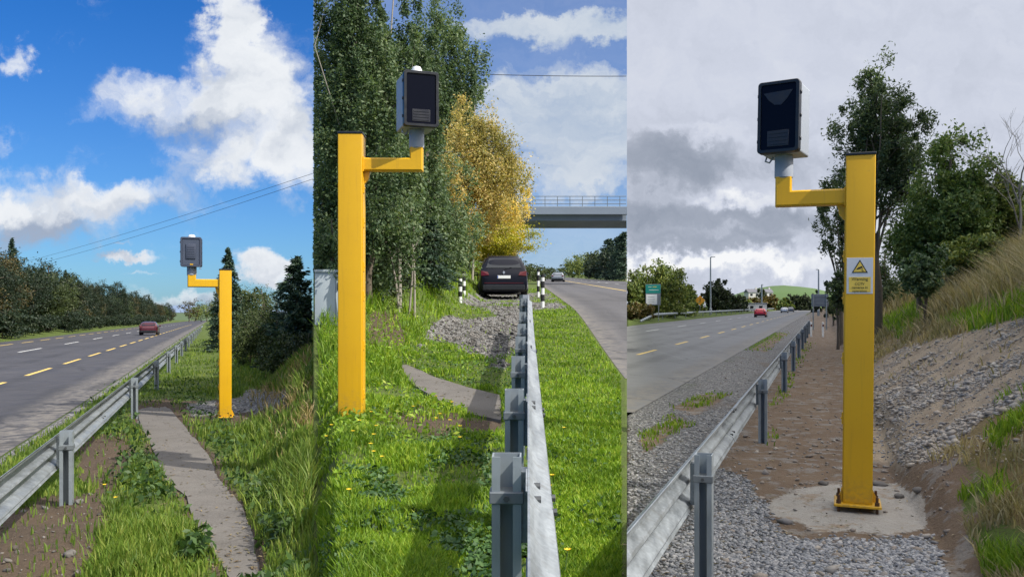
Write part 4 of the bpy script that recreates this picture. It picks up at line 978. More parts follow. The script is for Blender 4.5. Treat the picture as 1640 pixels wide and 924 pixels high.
# ------------------------------------------------------------------ crash barriers
def barrier(name, label, dx, plane, c, d0, d1, posts, side, ztop=.75, joints=(), cut=None):
    """W-beam on posts; the posts stand on the side of the verge (side = +1 right)"""
    t = thing(name, label, 'crash barrier', (0, 0, 0))
    tan = Vector((dx, 1, 0)).normalized(); nrm = Vector((tan.y, -tan.x, 0))
    prof = [(0, 0), (.012, -.015), (.012, -.03), (.03, -.05), (.075, -.075), (.08, -.1), (.075, -.125), (.03, -.145), (.022, -.16), (.03, -.175), (.075, -.195), (.08, -.22), (.075, -.245), (.03, -.27), (.012, -.29), (.012, -.30), (0, -.315)]
    prof = [(-side * a, z) for a, z in prof]; th = .004
    ds = [d0]
    while ds[-1] < d1: ds.append(min(d1, ds[-1] + max(.5, ds[-1] * .08)))
    def frame(d): return Vector((dx * d + c, d, float(plane(np.array(d))) + ztop))
    mb = MB(); rings = []
    for d in ds:
        o = frame(d); outer = [o + nrm * a + Vector((0, 0, z)) for a, z in prof]; inner = [o + nrm * (a - side * .006) + Vector((0, 0, z)) for a, z in prof][::-1]
        rings.append(outer + inner)
    mb.loft(rings)
    if cut is not None:
        k_ = (cut - CX) / F; bmesh.ops.recalc_face_normals(mb.bm, faces=mb.bm.faces[:])
        gm = bmesh.ops.bisect_plane(mb.bm, geom=mb.bm.verts[:] + mb.bm.edges[:] + mb.bm.faces[:], plane_co=(0, 0, 0), plane_no=Vector((-1, k_, 0)).normalized(), clear_outer=True)
        bmesh.ops.holes_fill(mb.bm, edges=[e for e in mb.bm.edges if e.is_boundary], sides=0)
    mb.build('beam', GALV, t, 30)
    for d in joints:
        mb = MB(); o = frame(d); outer = [o + nrm * (a + side * .006) + Vector((0, 0, z)) for a, z in prof]
        o2 = frame(d + .32); outer2 = [o2 + nrm * (a + side * .006) + Vector((0, 0, z)) for a, z in prof]
        inn = [p - nrm * side * .004 for p in outer][::-1]; inn2 = [p - nrm * side * .004 for p in outer2][::-1]
        mb.loft([outer + inn, outer2 + inn2]); mb.build('lap_joint', GALV, t, 30)
        for dd in (.07, .25):
            for z in (-.045, -.085, -.205, -.265):
                for s in (1, -1):
                    pass
                zz = [p_[1] for p_ in prof][::-1]; aa = [p_[0] for p_ in prof][::-1]; ax = float(np.interp(z, zz, aa))
                mb = MB(); q = frame(d + dd) + Vector((0, 0, z)) + nrm * ax
                mb.cyl(q - nrm * .018, q + nrm * .018, .012, 8); mb.build('bolt', BOLTG, t)
    for k, d in enumerate(posts):
        o = frame(d); zg = -ztop - .25; M = Matrix((tan, nrm, Vector((0, 0, 1)))).transposed()
        pc = o + nrm * side * .075
        mb = MB(); w, dp, thk = .105, .10, .006
        # open channel section
        sec = [(-w / 2, 0), (w / 2, 0), (w / 2, dp), (w / 2 - .03, dp), (w / 2 - .03, dp - thk), (w / 2 - thk, dp - thk), (w / 2 - thk, thk), (-w / 2 + thk, thk), (-w / 2 + thk, dp - thk), (-w / 2 + .03, dp - thk), (-w / 2 + .03, dp), (-w / 2, dp)]
        # channel opens toward the viewer along the barrier, web flat on the beam side
        poly = [pc + tan * (-b) + nrm * (a) * 1.0 + Vector((0, 0, zg)) for a, b in sec]
        mb.prism(poly, (0, 0, ztop + .25 + .03))
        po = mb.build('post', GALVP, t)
        mb = MB(); mb.box(pc + tan * (-.05) + Vector((0, 0, -.115)), (.116, .122, .042), M, .003, 1)
        mb.build('clamp_band', STEEL_DARK, po)
        mb = MB(); q = pc + tan * (-.112) + Vector((0, 0, -.115)); mb.cyl(q, q - tan * .012, .011, 6); mb.build('bolt', BOLTG, po)
        mb = MB(); q = pc + Vector((0, 0, -.16)) - nrm * side * .06; mb.box(q, (.09, .05, .26), M, .003, 1); mb.build('spacer', GALV, po)
    return t
barrier('crash_barrier', 'long galvanised crash barrier beside the concrete path, running far along the road', D1, plane1, -1.38, 3.6, 150, [7.9, 14.9, 20.9, 26.9, 32.9, 38.9, 44.9, 51, 58, 66, 75, 85, 97, 112], 1, .66, (11.4, 23.4, 35))
barrier('crash_barrier', 'galvanised crash barrier seen end on, in the grass before the parked car', D2, plane2, 0.0, 1.6, 17.2, [3.2, 5.0, 7.0, 9.2, 11.2, 13.4, 16.6], -1, .77, (2.75, 4.7, 8.6, 12.4))
barrier('crash_barrier', 'galvanised crash barrier on gravel, ending beside the camera post with the warning sign', D3, plane3, -0.80, 3.2, 60, [5.45, 10.9, 17.2, 22.8, 28.4, 34, 40, 46, 53], 1, .76, (8.1, 20, 31), B2)
# rounded end of the middle barrier
t = thing('barrier_end', 'pale rounded end piece on the far end of the middle barrier', 'barrier end', (D2 * 17.3, 17.3, float(plane2(np.array(17.3)))))
mb = MB(); prof = [(-.10 + .0, .05), (-.10, -.05), (-.05, -.12), (.03, -.12), (.05, .05)]
mb.prism([(a * 1.3 - .03, b, .42) for a, b in prof], (0, 0, .40)); mb.build('end_cap', HOUS, t); mb = MB(); mb.box((-.05, -.02, .2), (.1, .06, .5)); mb.build('leg', GALV, t)
# far-side barrier of the third stretch
t = thing('crash_barrier', 'low dull crash barrier on the far verge under the hedge', 'crash barrier', (0, 0, 0)); mb = MB()
def fp(d): return Vector((D3 * d - 17.6, d, float(g3(D3 * d - 17.6, d))))
ds = list(np.linspace(85, 330, 60)); rings = []
for d in ds:
    p = fp(d); lift = .62 * float(sstep(84, 93, d)) + .05; rings.append([p + Vector((.05, 0, lift + .12)), p + Vector((.12, 0, lift)), p + Vector((.05, 0, lift - .14)), p + Vector((0, 0, lift - .14)), p + Vector((0, 0, lift + .12))])
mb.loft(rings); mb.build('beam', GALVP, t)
for d in ds[3::2]: mb = MB(); p = fp(d); mb.box(p + Vector((-.06, 0, .25)), (.1, .06, .75)); mb.build('post', STEEL_DARK, t)

# ------------------------------------------------------------------ speed cameras on yellow posts
def text_mesh(body, size, name, m, parent, loc, rot, scale_x=1.0):
    cu = bpy.data.curves.new('lettering', 'FONT'); cu.body = body; cu.size = size; cu.align_x = 'CENTER'; cu.align_y = 'CENTER'; cu.extrude = .0004; cu.offset = size * .01
    tmp = bpy.data.objects.new('lettering', cu); COL.objects.link(tmp); bpy.context.view_layer.update()
    me = bpy.data.meshes.new_from_object(tmp.evaluated_get(bpy.context.evaluated_depsgraph_get())); bpy.data.objects.remove(tmp); bpy.data.curves.remove(cu)
    me.materials.clear(); o = link(name, me, m, parent); o.location = loc; o.rotation_euler = rot; o.scale = (scale_x, 1, 1); return o
def speed_camera(label, loc, yaw, hgt, W, side, arm_z, arm_len, box, box_yaw, col_h, up_h, back=False, plate=None, sign=False, knob=0.0, lugs=(), tilt=0.0, lean=0.0, hood=False):
    """yellow box-section post with a side arm; local -y faces the viewer, side = -1 puts the arm on the left"""
    t = thing('speed_camera', label, 'speed camera', loc, yaw); t.rotation_euler = (0, lean, yaw)
    bz = .055 if plate else -.15
    mb = MB(); mb.box((0, 0, (hgt + bz) / 2), (W, W, hgt - bz), None, .009, 3); mb.build('post', YELLOW, t, 40)
    mb = MB(); mb.box((0, 0, hgt + .011), (W + .012, W + .012, .022), None, .004, 1); mb.build('cap', BLACKP, t)
    a = .066; x0 = side * (W / 2); xe = side * (W / 2 + arm_len - a); s_ = side
    mb = MB()
    # square-ish hollow arm with softened corners, mitred elbow
    def ringx(x, zc, w): return [(x, w * cy, zc + w * cz) for cy, cz in OCT]
    def ringz(xc, z, w): return [(xc - s_ * w * cz, w * cy, z) for cy, cz in OCT]
    OCT = [(-1, -.8), (-1, .8), (-.8, 1), (.8, 1), (1, .8), (1, -.8), (.8, -1), (-.8, -1)]
    zb = arm_z; el = [(xe - s_ * (a * cz), a * cy, zb + a * cz) for cy, cz in OCT]
    mb.loft([ringx(x0 - s_ * .002, zb, a), el, ringz(xe, zb + a + up_h, a)])
    mb.build('arm', YELLOW, t, 30)
    mb = MB(); mb.box((x0 + s_ * .006, 0, arm_z), (.012, a * 2.35, a * 2.35), None, .003, 1)
    mb.prism([(x0 + s_ * .0, -.012, arm_z - a * 1.1), (x0 + s_ * .065, -.012, arm_z - a * 1.0), (x0 + s_ * .05, -.012, arm_z - a * 2.2), (x0 + s_ * .012, -.012, arm_z - a * 2.9), (x0, -.012, arm_z - a * 2.9)], (0, .05, 0))
    mb.build('arm_bracket', YELLOW, t)
    mb = MB(); mb.box((xe, 0, arm_z + a * .55), (a * 2.1, a * 2.1, .014), Matrix.Rotation(s_ * R(-45) * 0, 3, 'Y'), .002, 1)
    ct = arm_z + a + up_h; mb.bm.free()
    mb = MB(); mb.tube([(xe, 0, ct - .012), (xe, 0, ct), (xe, 0, ct + col_h - .01), (xe, 0, ct + col_h)], [.066, .077, .077, .07], 28); mb.build('collar', GREYP, t, 40)
    # side lugs
    for z in lugs:
        mb = MB(); mb.box((x0 + s_ * .008, -W * .25, z), (.016, .035, .10), None, .004, 1); mb.cyl((x0 + s_ * .014, -W * .25, z), (x0 + s_ * .024, -W * .25, z), .008, 8); mb.build('hinge_lug', YELLOW, t)
    mb = MB(); mb.box((x0 + s_ * .003, -W * .25, hgt * .45), (.006, W * .3, hgt * .80), None, .001, 1); mb.build('access_door', YELLOW, t)
    bw, bd, bh = box; bc = Vector((xe, 0, ct + col_h + bh / 2 - .01))
    Mb = Matrix.Translation(bc) @ Matrix.Rotation(box_yaw, 4, 'Z') @ Matrix.Rotation(tilt, 4, 'X')
    def fin(mb, nm, m, par, sm=40):
        bmesh.ops.transform(mb.bm, matrix=Mb, verts=mb.bm.verts[:]); return mb.build(nm, m, par, sm)
    mb = MB(); mb.box((0, .015, 0), (bw * .95, bd, bh * .97), None, .02, 3); hs = fin(mb, 'camera_housing', HOUS if not back else HOUSDK, t)
    fy = -bd / 2
    # front bezel: a real frame of four bars around the recessed window
    mb = MB(); bzw = .028
    outer = [(-bw / 2, -bh / 2), (bw / 2, -bh / 2), (bw / 2, bh / 2), (-bw / 2, bh / 2)]
    def rrect(w, h, r, n=5):
        o = []
        for cx, cz, a0 in ((w / 2 - r, -h / 2 + r, -90), (w / 2 - r, h / 2 - r, 0), (-w / 2 + r, h / 2 - r, 90), (-w / 2 + r, -h / 2 + r, 180)):
            for k in range(n): an = R(a0 + 90 * k / (n - 1)); o.append((cx + r * math.cos(an), cz + r * math.sin(an)))
        return o
    O, I = rrect(bw, bh, .03), rrect(bw - 2 * bzw, bh - 2 * bzw, .016)
    rings = [[(x, fy + .05, z) for x, z in O], [(x, fy - .012, z) for x, z in O], [(x * .985, fy - .02, z * .985) for x, z in O], [(x, fy - .02, z) for x, z in I], [(x, fy + .012, z) for x, z in I]]
    mb.loft(rings, caps=False); fin(mb, 'bezel', BLACKP if not back else HOUSDK, hs)
    if back:
        mb = MB(); mb.box((0, fy - .001, 0), (bw - 2 * bzw, .014, bh - 2 * bzw), None, .004, 1); fin(mb, 'rear_panel', GREYP_D, hs)
        mb = MB(); mb.box((0, fy - .015, bh * .02), (bw * .46, .02, bh * .50), None, .008, 2)
        for k in range(5): mb.box((0, fy - .027, bh * (-.14 + .075 * k)), (bw * .34, .006, .012))
        fin(mb, 'vent_cover', HOUSDK, hs)
        mb = MB(); mb.box((.01, fy - .02, -bh * .42), (.05, .006, .018)); fin(mb, 'label_plate', YELLOW, hs)
    else:
        mb = MB(); mb.box((0, fy - .002, 0), (bw - 2 * bzw, .012, bh - 2 * bzw), None, .003, 1); fin(mb, 'window', GLASSDK, hs)
        mb = MB(); mb.box((0, fy - .010, -bh * .30), (bw * .52, .006, bh * .22), None, .002, 1)
        for k in range(4): mb.box((0, fy - .015, -bh * (.225 + .05 * k)), (bw * .44, .004, .012))
        fin(mb, 'flash_grille', SLATE, hs)
        if hood:
            mb = MB(); mb.prism([(-bw * .36, fy - .009, bh * .34), (bw * .34, fy - .009, bh * .36), (bw * .20, fy - .009, bh * .24), (bw * .06, fy - .009, bh * .16), (-bw * .10, fy - .009, bh * .17), (-bw * .24, fy - .009, bh * .24)], (0, -.003, 0)); fin(mb, 'lens_shade', SLATE, hs)
    for sx in (-1, 1):
        for z in (-.32, .0, .32):
            mb = MB(); mb.box((sx * (bw / 2 + .004), fy + .02, z * bh), (.014, .02, .03), None, .003, 1); fin(mb, 'latch', BLACKP if not back else HOUSDK, hs)
    if knob:
        mb = MB(); mb.tube([(0, 0, bh / 2 - .02), (0, 0, bh / 2 + knob * .62), (0, 0, bh / 2 + knob * .92), (0, 0, bh / 2 + knob)], [.062, .055, .04, .02], 20); fin(mb, 'antenna_dome', WHITE, hs)
    mb = MB(); mb.tube([(-bw * .42, .0, -bh / 2), (-bw * .43, -.02, -bh / 2 - .035), (-bw * .33, -.02, -bh / 2 - .05), (-bw * .25, 0, -bh / 2)] if not back else [(bw * .42, 0, -bh / 2), (bw * .45, 0, -bh / 2 - .03), (bw * .36, 0, -bh / 2 - .02)], .008, 8); fin(mb, 'cable_loop', GREYP, hs)
    if plate:
        mb = MB(); mb.box((0, 0, .045), (plate, plate, .022), None, .004, 1)
        for sx in (-1, 1):
            mb.prism([(sx * W / 2, -.006, .056), (sx * (W / 2 + .05), -.006, .056), (sx * W / 2, -.006, .17)], (0, .012, 0))
        bp = mb.build('base_plate', YELLOW, t)
        for sx in (-1, 1):
            for sy in (-1, 1):
                q = Vector((sx * (plate / 2 - .035), sy * (plate / 2 - .035), 0)); mb = MB()
                mb.cyl(q + Vector((0, 0, -.03)), q + Vector((0, 0, .125)), .011, 10); mb.cyl(q + Vector((0, 0, .056)), q + Vector((0, 0, .084)), .021, 6); mb.build('anchor_bolt', BOLT, bp)
    if sign:
        sw, sh = .202, .297; sz = 1.935; y0 = -W / 2
        mb = MB(); mb.box((-.0, y0 - .002, sz), (sw, .004, sh), None, .001, 1); sg = mb.build('warning_sign', SIGNW, t)
        mb = MB(); mb.box((0, y0 - .005, sz - .073), (sw * .83, .002, sh * .42)); mb.build('yellow_panel', SIGNY, sg)
        tri = lambda k, zo: [(-.062 * k, 0, -.036 * k + zo), (.062 * k, 0, -.036 * k + zo), (0, 0, .072 * k + zo)]
        zc = sz + .060
        mb = MB(); mb.prism([(x, y0 - .0045, z + zc) for x, _, z in tri(1.0, 0)], (0, -.0015, 0)); mb.build('triangle_border', BLACK, sg)
        mb = MB(); mb.prism([(x, y0 - .0065, z + zc) for x, _, z in tri(.78, .0)], (0, -.001, 0)); mb.build('triangle', SIGNY, sg)
        mb = MB(); Rm = Matrix.Rotation(R(-22), 3, 'Y')
        mb.box((0.002, y0 - .0085, zc + .006), (.036, .001, .014), Rm); mb.box((-.019, y0 - .0085, zc - .003), (.010, .001, .009), Rm); mb.box((.018, y0 - .0085, zc - .011), (.004, .001, .022)); mb.box((.024, y0 - .0085, zc - .022), (.016, .001, .004))
        mb.build('camera_symbol', BLACK, sg)
        rx = (R(90), 0, 0)
        text_mesh('Warning', .036, 'lettering', SIGNINK, sg, (0, y0 - .007, sz - .028), rx, 1.0)
        for k, s in enumerate(('CCTV', 'cameras in', 'operation')): text_mesh(s, .029, 'lettering', SIGNINK, sg, (0, y0 - .007, sz - .068 - .029 * k), rx, .98)
    return t
GREYP_D = plain('mid_grey_panel', (.062, .077, .118), .5, var=.06)
SLATE = plain('smoked_slats', (.016, .017, .026), .4)
SIGNW = plain('sign_white', (.62, .63, .68), .45, var=.04); SIGNY = plain('sign_yellow', (.78, .55, .09), .45, var=.04); SIGNINK = plain('sign_ink', (.10, .075, .02), .6)
p = on1(361, 14.7)
speed_camera('yellow camera post without a sign, its box showing a grey back, beside the concrete path', p, YAW1, 2.50, .195, -1, 2.28, .50, (.33, .26, .49), R(-4), .14, .07, back=True, plate=.24, knob=.048, lugs=(.10, .55, .95, 1.40, 1.75, 2.05))
p = on2(563.5, 9.0); p.z -= .02
speed_camera('yellow camera post standing in lush grass with its arm reaching right', p, R(1), 2.90, .245, 1, 2.60, .61, (.36, .40, .56), R(18), .19, .11, knob=.10, lugs=(.25, .75, 1.25, 1.55, 2.0, 2.35))
p = on3(1373, 7.32); p.z = .05
speed_camera('yellow camera post carrying a warning sign, bolted by a base plate to cement', p, R(-20.5), 2.93, .228, -1, 2.60, .565, (.35, .34, .61), R(-12.5), .19, .12, plate=.365, sign=True, lugs=(.12, .75, 1.25, 1.75, 2.1), lean=R(.5), hood=True, tilt=R(-2))

# ------------------------------------------------------------------ vehicles
def car_paint(name, c, metal=.25, coat=.7):
    m, t, b = mat(name); b.inputs['Base Color'].default_value = c + (1,); b.inputs['Roughness'].default_value = .28; b.inputs['Specular IOR Level'].default_value = .5 if metal else .2; b.inputs['Metallic'].default_value = metal
    b.inputs['Coat Weight'].default_value = coat; b.inputs['Coat Roughness'].default_value = .06; return m
def car(name, label, loc, yaw, paint, L=4.4, W=1.82, Hh=1.66, suv=True, detail=True, group=None, lit=False):
    """rear at y=0, nose at y=L"""
    t = thing(name, label, 'car', loc, yaw, group); w = W / 2; k = L / 4.4; hz = Hh / 1.66
    if suv: st = [(0.0, .42, .62, .72, .84), (.03, .32, .80, .90, .93), (.10, .27, 1.00, 1.06, .97), (.22, .25, 1.03, 1.30, .99), (.44, .24, 1.04, 1.57, 1.0), (.75, .23, 1.04, 1.645, 1.0), (1.6, .22, 1.02, 1.66, 1.0), (2.35, .22, 1.0, 1.60, 1.0), (2.75, .22, .99, 1.36, 1.0), (3.15, .22, .98, 1.06, .99), (3.75, .23, .93, 1.0, .96), (4.2, .26, .80, .88, .88), (4.4, .38, .60, .68, .74)]
    else: st = [(0.0, .40, .60, .70, .84), (.04, .30, .82, .92, .93), (.12, .26, .95, 1.0, .97), (.30, .24, .97, 1.20, .99), (.62, .22, .97, 1.47, 1.0), (1.0, .21, .96, 1.52, 1.0), (1.7, .2, .95, 1.53, 1.0), (2.3, .2, .94, 1.44, 1.0), (2.7, .2, .93, 1.22, 1.0), (3.15, .2, .92, .98, .99), (3.75, .22, .86, .92, .96), (4.2, .25, .74, .82, .88), (4.4, .36, .56, .64, .74)]
    rings = []
    for y, zb, zbelt, zt, wf in st:
        y *= k; zb, zbelt, zt = zb * hz, zbelt * hz, zt * hz; ww = w * wf; gh = max(0, zt - zbelt); wr = ww * (1 - .30 * min(1, gh / .62)); wr = min(wr, ww * .97)
        half = [(ww * .86, zb), (ww * .98, zb + .10), (ww, zb + .28), (ww * 1.0, (zb + zbelt) / 2 + .1), (ww * .97, zbelt), ((ww * .97 + wr) / 2, zbelt + gh * .5), (wr, zt - min(.07, gh * .3)), (wr * .82, zt - .01), (wr * .4, zt)]
        rings.append([(x, y, z) for x, z in half] + [(-x, y, z) for x, z in half[::-1]])
    mb = MB(); mb.loft(rings); bo = mb.build('body', paint, t, 75)
    md = bo.modifiers.new('round', 'SUBSURF'); md.levels = md.render_levels = 1 if not detail else 2
    def interp(y):
        for a, b in zip(st, st[1:]):
            if a[0] <= y <= b[0]: f = (y - a[0]) / (b[0] - a[0]); return [a[i] + (b[i] - a[i]) * f for i in range(5)]
    # rear window on the sloping tailgate
    y0, y1 = (.145, .44) if suv else (.2, .60); a, b = interp(y0), interp(y1)
    za, zb_ = (a[3] - .03) * hz, (b[3] - .07) * hz; wa, wb = w * .74, w * .60
    mb = MB(); ou = Vector((0, -.03, .018))
    P = [Vector((-wa, y0 * k, za)), Vector((wa, y0 * k, za)), Vector((wb, y1 * k, zb_)), Vector((-wb, y1 * k, zb_))]
    mb.prism([p + ou for p in P], (0, .03, -.018)); bmesh.ops.bevel(mb.bm, geom=mb.bm.edges[:], offset=.015, segments=2, affect='EDGES'); mb.build('rear_window', WINDOW, t, 40)
    # windscreen
    ya, yb = (3.08, 2.42); A, B_ = interp(ya), interp(yb); mb = MB(); ou = Vector((0, .03, .02))
    mb.prism([Vector((-w * .76, ya * k, A[3] * hz - .02)) + ou, Vector((w * .76, ya * k, A[3] * hz - .02)) + ou, Vector((w * .62, yb * k, B_[3] * hz - .05)) + ou, Vector((-w * .62, yb * k, B_[3] * hz - .05)) + ou], (0, -.03, -.02)); mb.build('windscreen', WINDOW, t)
    for sx in (-1, 1):
        for y0, y1, y2, y3 in ((.55, 1.45, 1.4, .78), (1.55, 2.75, 2.35, 1.52)):
            q = []
            for y, top in ((y0, 0), (y1, 0), (y2, 1), (y3, 1)):
                s = interp(y); zb_ = s[2] * hz + .03; zt_ = s[3] * hz - .11; gh = max(.01, s[3] - s[2]) ; xr = w * (1 - .30 * min(1, gh / .62))
                f = .05 if not top else .86; q.append(Vector((sx * (w * .97 + (xr - w * .97) * f + .006), y * k, zb_ if not top else max(zt_, zb_ + .1))))
            mb = MB(); mb.prism(q, (-sx * .02, 0, 0)); mb.build('side_window', WINDOW, t)
        mb = MB(); mb.prism([(sx * w * .97, -.012 + .06, z) for z in (.90 * hz,)] * 0 + [(sx * w * .60, .035, .88 * hz), (sx * w * .93, .055, .86 * hz), (sx * w * .93, .105, 1.04 * hz), (sx * w * .66, .09, 1.0 * hz)], (0, -.045, 0)); mb.build('tail_light', REDL, t)
        mb = MB(); mb.box((sx * (w + .10), 2.50 * k, 1.02 * hz), (.17, .09, .13), None, .03, 2); mb.box((sx * (w + .0), 2.52 * k, .99 * hz), (.10, .04, .04)); mb.build('mirror', paint, t)
        for yw in (.82, 3.52):
            rw = .335 if suv else .31; c = Vector((sx * (w - .105), yw * k, rw)); mb = MB()
            mb.tube([c + Vector((sx * x, 0, 0)) for x in (-.11, -.09, .09, .115)], [rw * .9, rw, rw, rw * .9], 28); wh = mb.build('wheel', TYRE, t, 40)
            mb = MB(); mb.cyl(c + Vector((sx * .10, 0, 0)), c + Vector((sx * .123, 0, 0)), rw * .64, 20, rw * .58); mb.build('rim', RIM, wh)
            if detail:
                mb = MB(); pts = [(sx * (w + .004), yw * k + (rw + .05) * math.cos(a), rw + (rw + .05) * math.sin(a)) for a in np.linspace(.05, math.pi - .05, 16)]
                mb.tube(pts, .032, 6); mb.build('wheel_arch', BLACKP, t)
    mb = MB(); mb.box((0, .012, .44 * hz), (W * .86, .10, .20), None, .03, 2); mb.build('rear_bumper', BLACKP, t)
    if detail:
        mb = MB(); mb.box((0, -.045, .60 * hz), (W * .80, .012, .022)); mb.build('reflector_strip', REDL, t)
        mb = MB(); mb.box((0, -.004, .815 * hz), (.52, .012, .115), None, .003, 1); pl = mb.build('number_plate', WHITE, t)
        mb = MB(); mb.box((-.238, -.012, .815 * hz), (.035, .004, .10)); mb.build('plate_band', BLUEB, pl)
        mb = MB(); c = Vector((0, .035, .98 * hz)); mb.prism([c + Vector((-.05, 0, 0)), c + Vector((0, 0, -.07)), c + Vector((.05, 0, 0)), c + Vector((0, 0, .07))], (0, -.03, 0)); mb.build('badge', CHROME, t)
        mb = MB(); mb.tube([(0, .1 * k, 1.09 * hz), (.30, .12 * k, 1.17 * hz)], .009, 6); mb.build('wiper', BLACKP, t)
        mb = MB(); mb.tube([(0, .75, Hh - .01), (0, .62, Hh + .13)], [.007, .003], 6); mb.build('aerial', BLACKP, t)
        for sx in (-1, 1): mb = MB(); mb.tube([(sx * w * .60, .6, Hh - .0), (sx * w * .62, 1.0, Hh + .035), (sx * w * .62, 2.0, Hh + .03), (sx * w * .62, 2.3, Hh - .02)], .015, 6); mb.build('roof_rail', BLACKP, t)
    return t
BLUEB = plain('plate_blue', (.02, .06, .3), .4)
CP_DARK = car_paint('dark_navy_car_paint', (.005, .006, .013), .0, .12); CP_RED = car_paint('red_car_paint', (.50, .012, .02)); CP_MAR = car_paint('maroon_car_paint', (.075, .006, .016))
CP_SIL = car_paint('silver_car_paint', (.55, .57, .60)); CP_GREY2 = car_paint('mid_grey_car_paint', (.22, .24, .27)); CP_GREY = car_paint('grey_car_paint', (.12, .13, .15))
p = on2(807, 34); car('parked_car', 'dark family car parked on gravel between striped posts, seen from behind', p, YAW2 + R(4), CP_DARK, 4.4, 1.90, 1.80)
d = 88; p = Vector(((237.5 - CX) / F * d, d, float(plane1(d)) + .0)); car('moving_car', 'small maroon car driving away on the tree lined road', p, YAW1, CP_MAR, 4.2, 1.76, 1.50, False, False)
d = 118; p = Vector(((893 - CX) / F * d, d, float(plane2(np.array(118.))) + .0)); car('distant_car', 'grey car at the crest of the road under the bridge', p, YAW2 + R(-5), CP_GREY2, 4.2, 1.76, 1.46, False, False)
def car3(px, d, lab, paint, suv=False, yaw=0.0): car('distant_car', lab, Vector(((px - CX) / F * d, d, float(plane3(d)))), YAW3 + yaw, paint, 4.2, 1.76, 1.48, suv, False)
car3(1217, 132, 'bright red car driving away beyond the dashed lines', CP_RED)
car3(1256, 215, 'pale silver car farther along the road beyond the red car', CP_SIL)
car3(1266, 250, 'dark car right beside the pale silver one', CP_GREY)
car3(1278, 330, 'faint grey car far down the road near the bend', CP_GREY)
car3(1289, 330, 'tiny red car far down the road near the bend', CP_RED)
# white lorry far off
d = 400; t = thing('lorry', 'tall white lorry far away beyond the cars', 'lorry', ((1269 - CX) / F * d, d, float(plane3(d))), YAW3)
mb = MB(); mb.box((0, 3.5, 2.2), (2.4, 6, 2.7), None, .05, 1); mb.build('cargo_box', WHITE, t); mb = MB(); mb.box((0, 7.6, 1.6), (2.3, 1.9, 2.2), None, .2, 2); mb.build('cab', WHITE, t)
for sx in (-1, 1):
    for yw in (1.6, 7.4): mb = MB(); mb.cyl((sx * 1.15, yw, .48), (sx * .85, yw, .48), .48, 16); mb.build('wheel', TYRE, t)
mb = MB(); mb.box((0, 3.6, .72), (2.2, 6.2, .22)); mb.build('chassis', BLACKP, t)

# ------------------------------------------------------------------ street furniture
# striped marker posts
def marker(px, py0, py1, lab):
    p = ground_at(px, py1, on2); hgt = (py1 - py0) / F * p.y; t = thing('marker_post', lab, 'marker post', p); n = 5; r_ = .055
    mb = MB(); mb.tube([(0, 0, -.2), (0, 0, hgt)], r_, 14); mb.build('shaft', WHITE, t, 40)
    for k in (1, 3, 4.6): 
        z0 = hgt * k / n; z1 = min(hgt + .01, hgt * (k + 1) / n) if k < 4.5 else hgt + .012
        mb = MB(); mb.tube([(0, 0, z0), (0, 0, z1)], r_ + .004, 14); mb.build('black_band', BLACK, t, 40)
marker(737, 443, 483, 'nearer striped marker post left of the parked car'); marker(743, 435, 473, 'farther striped marker post left of the parked car, nearly hidden')
marker(862, 432, 476, 'farther striped marker post right of the parked car'); marker(869, 440, 493, 'nearer striped marker post right of the parked car at the grass')
# roadside cabinet
d = 14.6; a = pt(504, 522, d); b = pt(545, 522, d); wq = b.x - a.x; hh = 90 / F * d; CAB = plain('cabinet_paint', (.42, .47, .50), .5, var=.08)
t = thing('utility_cabinet', 'pale grey roadside cabinet behind the camera post', 'cabinet', (a + b) / 2 + Vector((0, .25, 0)), 0)
mb = MB(); mb.box((0, 0, hh / 2 - .2), (wq, .5, hh + .4 - .05), None, .008, 2); cb = mb.build('body', CAB, t, 40)
mb = MB(); mb.box((.004, -.01, hh - .02), (wq + .012, .53, .045), None, .008, 2); mb.build('lid', CAB, t)
mb = MB(); mb.box((wq / 2 - .075, -.254, hh / 2), (.006, .008, hh * .86)); mb.build('door_seam', STEEL_DARK, cb)
mb = MB(); mb.box((wq / 2 - .035, -.262, hh * .70), (.022, .024, .12), None, .005, 1); mb.build('handle', BLACKP, cb)
# bridge
d = 88; xl = (770 - CX) / F * d; xr = (1003.5 - CX) / F * d; zt = H - (333 - HY) / F * d; zb = H - (354 - HY) / F * d
t = thing('road_bridge', 'grey overbridge crossing the road behind the golden tree', 'bridge', ((xl + xr) / 2, d, 0)); wd = xr - xl
kb = (B2 - CX) / F; mb = MB(); mb.prism([(-wd / 2, 0, zb + .03), (wd / 2, 0, zb + .03), (wd / 2 + kb * 8.2, 8.2, zb + .03), (-wd / 2, 8.2, zb + .03)], (0, 0, zt - zb - .3)); mb.build('deck', BRIDGEC, t)
mb = MB(); mb.box((0, -.45, zt - .35), (wd, .5, .8), None, .03, 1); mb.build('parapet_beam', BRIDGEC2 if 'BRIDGEC2' in globals() else BRIDGEC, t)
mb = MB(); mb.box((-wd / 2 - 1.0, 4, zb / 2 - 1), (2.5, 8.4, zb + 2)); mb.build('abutment', BRIDGEC, t)
for yy in (-.4, 8.3):
    mb = MB()
    for z in (.35, .72, 1.1): mb.tube([(-wd / 2, yy, zt + z), (wd / 2 - .1, yy, zt + z)], .034, 6)
    x = -wd / 2 + .2
    while x < wd / 2: mb.box((x, yy, zt + .55), (.06, .06, 1.1)); x += 1.25
    mb.build('railing', STEEL_DARK, t)
